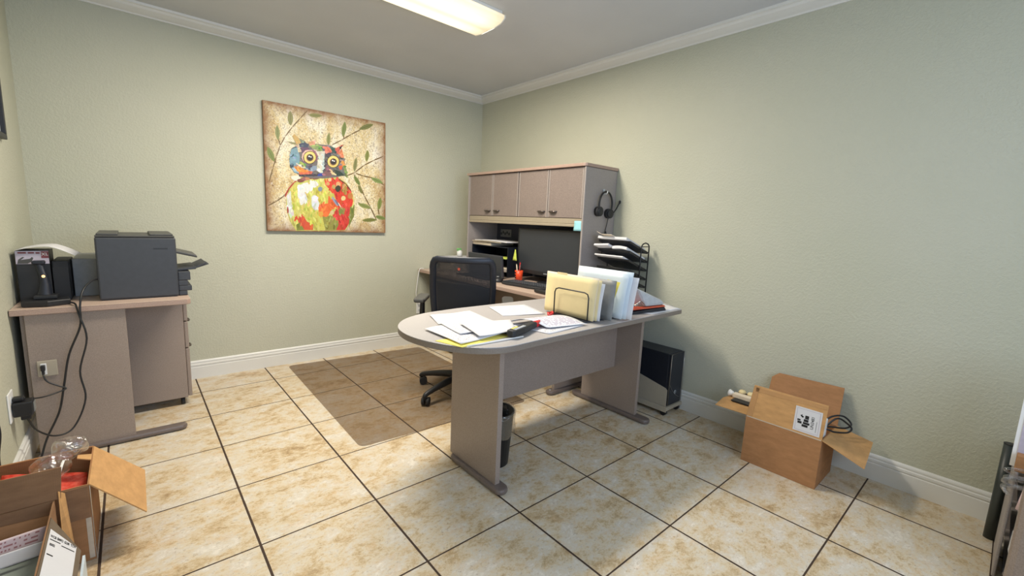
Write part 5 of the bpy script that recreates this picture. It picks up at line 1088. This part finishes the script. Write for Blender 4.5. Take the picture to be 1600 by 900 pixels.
# contents: cables and a cylinder with caps
GC = 'cables in the right brown box'
def cable(pts, label): return tag(MB().tube(pts, 0.0045, 8).build('cable', 'black'), label, 'cable', GC)
cable([(-0.26, -3.30, 0.18), (-0.24, -3.36, 0.29), (-0.20, -3.395, 0.335), (-0.16, -3.43, 0.31), (-0.15, -3.45, 0.285), (-0.19, -3.44, 0.273), (-0.25, -3.40, 0.278), (-0.28, -3.36, 0.285), (-0.27, -3.30, 0.20)], 'black cable loop spilling over the right flap of the box')
cable([(-0.22, -3.31, 0.17), (-0.20, -3.35, 0.31), (-0.14, -3.40, 0.335), (-0.12, -3.44, 0.30), (-0.16, -3.425, 0.282), (-0.24, -3.38, 0.295), (-0.29, -3.345, 0.29), (-0.24, -3.30, 0.19)], 'second black cable loop behind the first over the box flap')
cb = MB().box(-0.31, -0.27, -3.372, -3.345, 0.20, 0.345, 0.004).build('cable_connector', 'white'); tag(cb, 'white connector with black bands at the box corner', 'connector')
adp = MB().box(-0.34, -0.24, -3.35, -3.27, 0.15, 0.275, 0.006).build('power_brick', 'black'); tag(adp, 'black power brick inside the right brown box at its corner', 'power brick')
tb = thing('cardboard_tube', 'pale tube with rounded knobs resting on the left box flap', 'tube', (-0.20, -2.92, 0.27))
MB().box(-0.190, -0.150, -2.998, -2.872, 0.2685, 0.294, 0.004).build('pale_block', 'cream', tb)
for ky in (-2.905, -2.955): MB().lathe([(0, 0), (0.019, 0), (0.021, 0.008), (0.015, 0.018), (0, 0.020)], (-0.130, ky, 0.290)).build('knob', 'manila', tb)
MB().box(-0.150, -0.110, -2.98, -2.88, 0.2685, 0.2895, 0.002).build('knob_base', 'cardgrey', tb)
MB().cyl((-0.170, -2.871, 0.283), (-0.170, -2.850, 0.285), 0.013, 0.020).sph((-0.170, -2.849, 0.285), 0.021, (1, 0.5, 1)).build('white_cap', 'white', tb)
dk = MB().box(-0.250, -0.196, -3.015, -2.890, 0.2665, 0.2735, 0.001).build('dark_opening', 'black'); tag(dk, 'thin black sheet standing in for the dark opening under the pale block', 'dark_opening')  # black sheet put in as the darkness of the gap under the block

# ------------------------------------------------------------ right edge: shelf unit, tube, panel
sh = thing('shelf_unit', 'grey shelf unit with papers at the right edge of the photo', 'shelf', (-0.30, -4.25, 0))
B(-0.478, -0.205, -3.996, -3.986, 0.002, 0.430, 0.003).build('side_panel', 'side', sh)
MB().box(-0.620, -0.060, -4.420, -4.400, 0.002, 0.50, 0.003).build('side_panel', 'side', sh)
B(-0.075, -0.061, -4.398, -4.012, 0.002, 0.43).build('back_panel', 'side', sh)
for z in (0.02, 0.155, 0.29, 0.415): B(-0.470, -0.077, -4.398, -4.012, z, z + 0.012).build('shelf_board', 'side', sh)
MB().prism([(-0.66, -4.025), (-0.655, -4.012), (-0.645, -4.007), (-0.62, -4.007), (-0.62, -4.44), (-0.66, -4.44)], 0.002, 0.54, 0.004).build('front_panel', 'lam', sh)
GS = 'papers in the grey shelf unit'
paper('paper', [(-0.60, -4.025, 0.245), (-0.50, -4.012, 0.30), (-0.50, -4.015, 0.40), (-0.60, -4.02, 0.37)], 'white paper corner poking from the upper shelf at the right edge', 'paper', 0.002, group=GS)
paper('paper', [(-0.60, -4.022, 0.11), (-0.50, -4.010, 0.14), (-0.50, -4.012, 0.22), (-0.60, -4.02, 0.215)], 'white paper corner poking from the lower shelf at the right edge', 'paper', 0.002, group=GS)
tu = thing('mailing_tube', 'dark green-grey tube standing against the baseboard at the right', 'tube', (-0.16, -3.972, 0))
MB().cyl((-0.160, -3.972, 0.001), (-0.146, -3.974, 0.425), 0.0205, n=24).build('tube_body', 'tube', tu)
MB().cyl((-0.146, -3.974, 0.4252), (-0.1458, -3.974, 0.430), 0.021, n=24).build('end_cap', 'black', tu)
pf = thing('white_frame', 'white-edged picture panel standing on the shelf unit at the right edge', 'frame', (-0.40, -4.08, 0.43))
MB().slab([(-0.420, -3.972, 0.4310), (-0.420, -4.30, 0.4310), (-0.400, -4.30, 0.80), (-0.400, -3.972, 0.80)], 0.012, n=(1, 0, 0)).build('frame', 'white', pf)
MB().slab([(-0.4212, -3.984, 0.45), (-0.4212, -4.285, 0.45), (-0.4025, -4.285, 0.785), (-0.4025, -3.984, 0.785)], 0.001, n=(1, 0, 0)).build('picture_sheet', 'lilac', pf)
bw = MB().box(-0.472, -0.430, -4.12, -3.984, 0.4305, 0.492, 0.002).build('cardboard_box', 'card'); tag(bw, 'small brown box on the shelf unit in front of the white frame', 'box')
cl = MB(); random.seed(11)
for k in range(9):
    z = 0.37 + random.uniform(-0.03, 0.05); cl.tube([(-0.50 + random.uniform(-.02, .02), -3.975 - 0.012 * random.random(), z), (-0.505, -3.968 + 0.01 * random.random(), z + 0.02), (-0.50, -3.985, z + 0.03), (-0.495, -4.02, z + 0.035), (-0.49, -4.05, z + 0.05)], 0.005, 6)
cw = cl.build('plastic_wrap', 'clear'); tag(cw, 'crumpled clear plastic wrap hanging over the shelf unit edge', 'plastic wrap')
mk = thing('marker_pen', 'dark pink marker standing in the shelf unit at the right edge', 'pen', (-0.505, -4.02, 0.33))
MB().cyl((-0.505, -4.012, 0.304), (-0.500, -4.022, 0.40), 0.007, n=12).build('barrel', 'pink', mk)
MB().cyl((-0.500, -4.022, 0.4005), (-0.499, -4.023, 0.425), 0.0075, n=12).build('cap', 'maroon', mk)
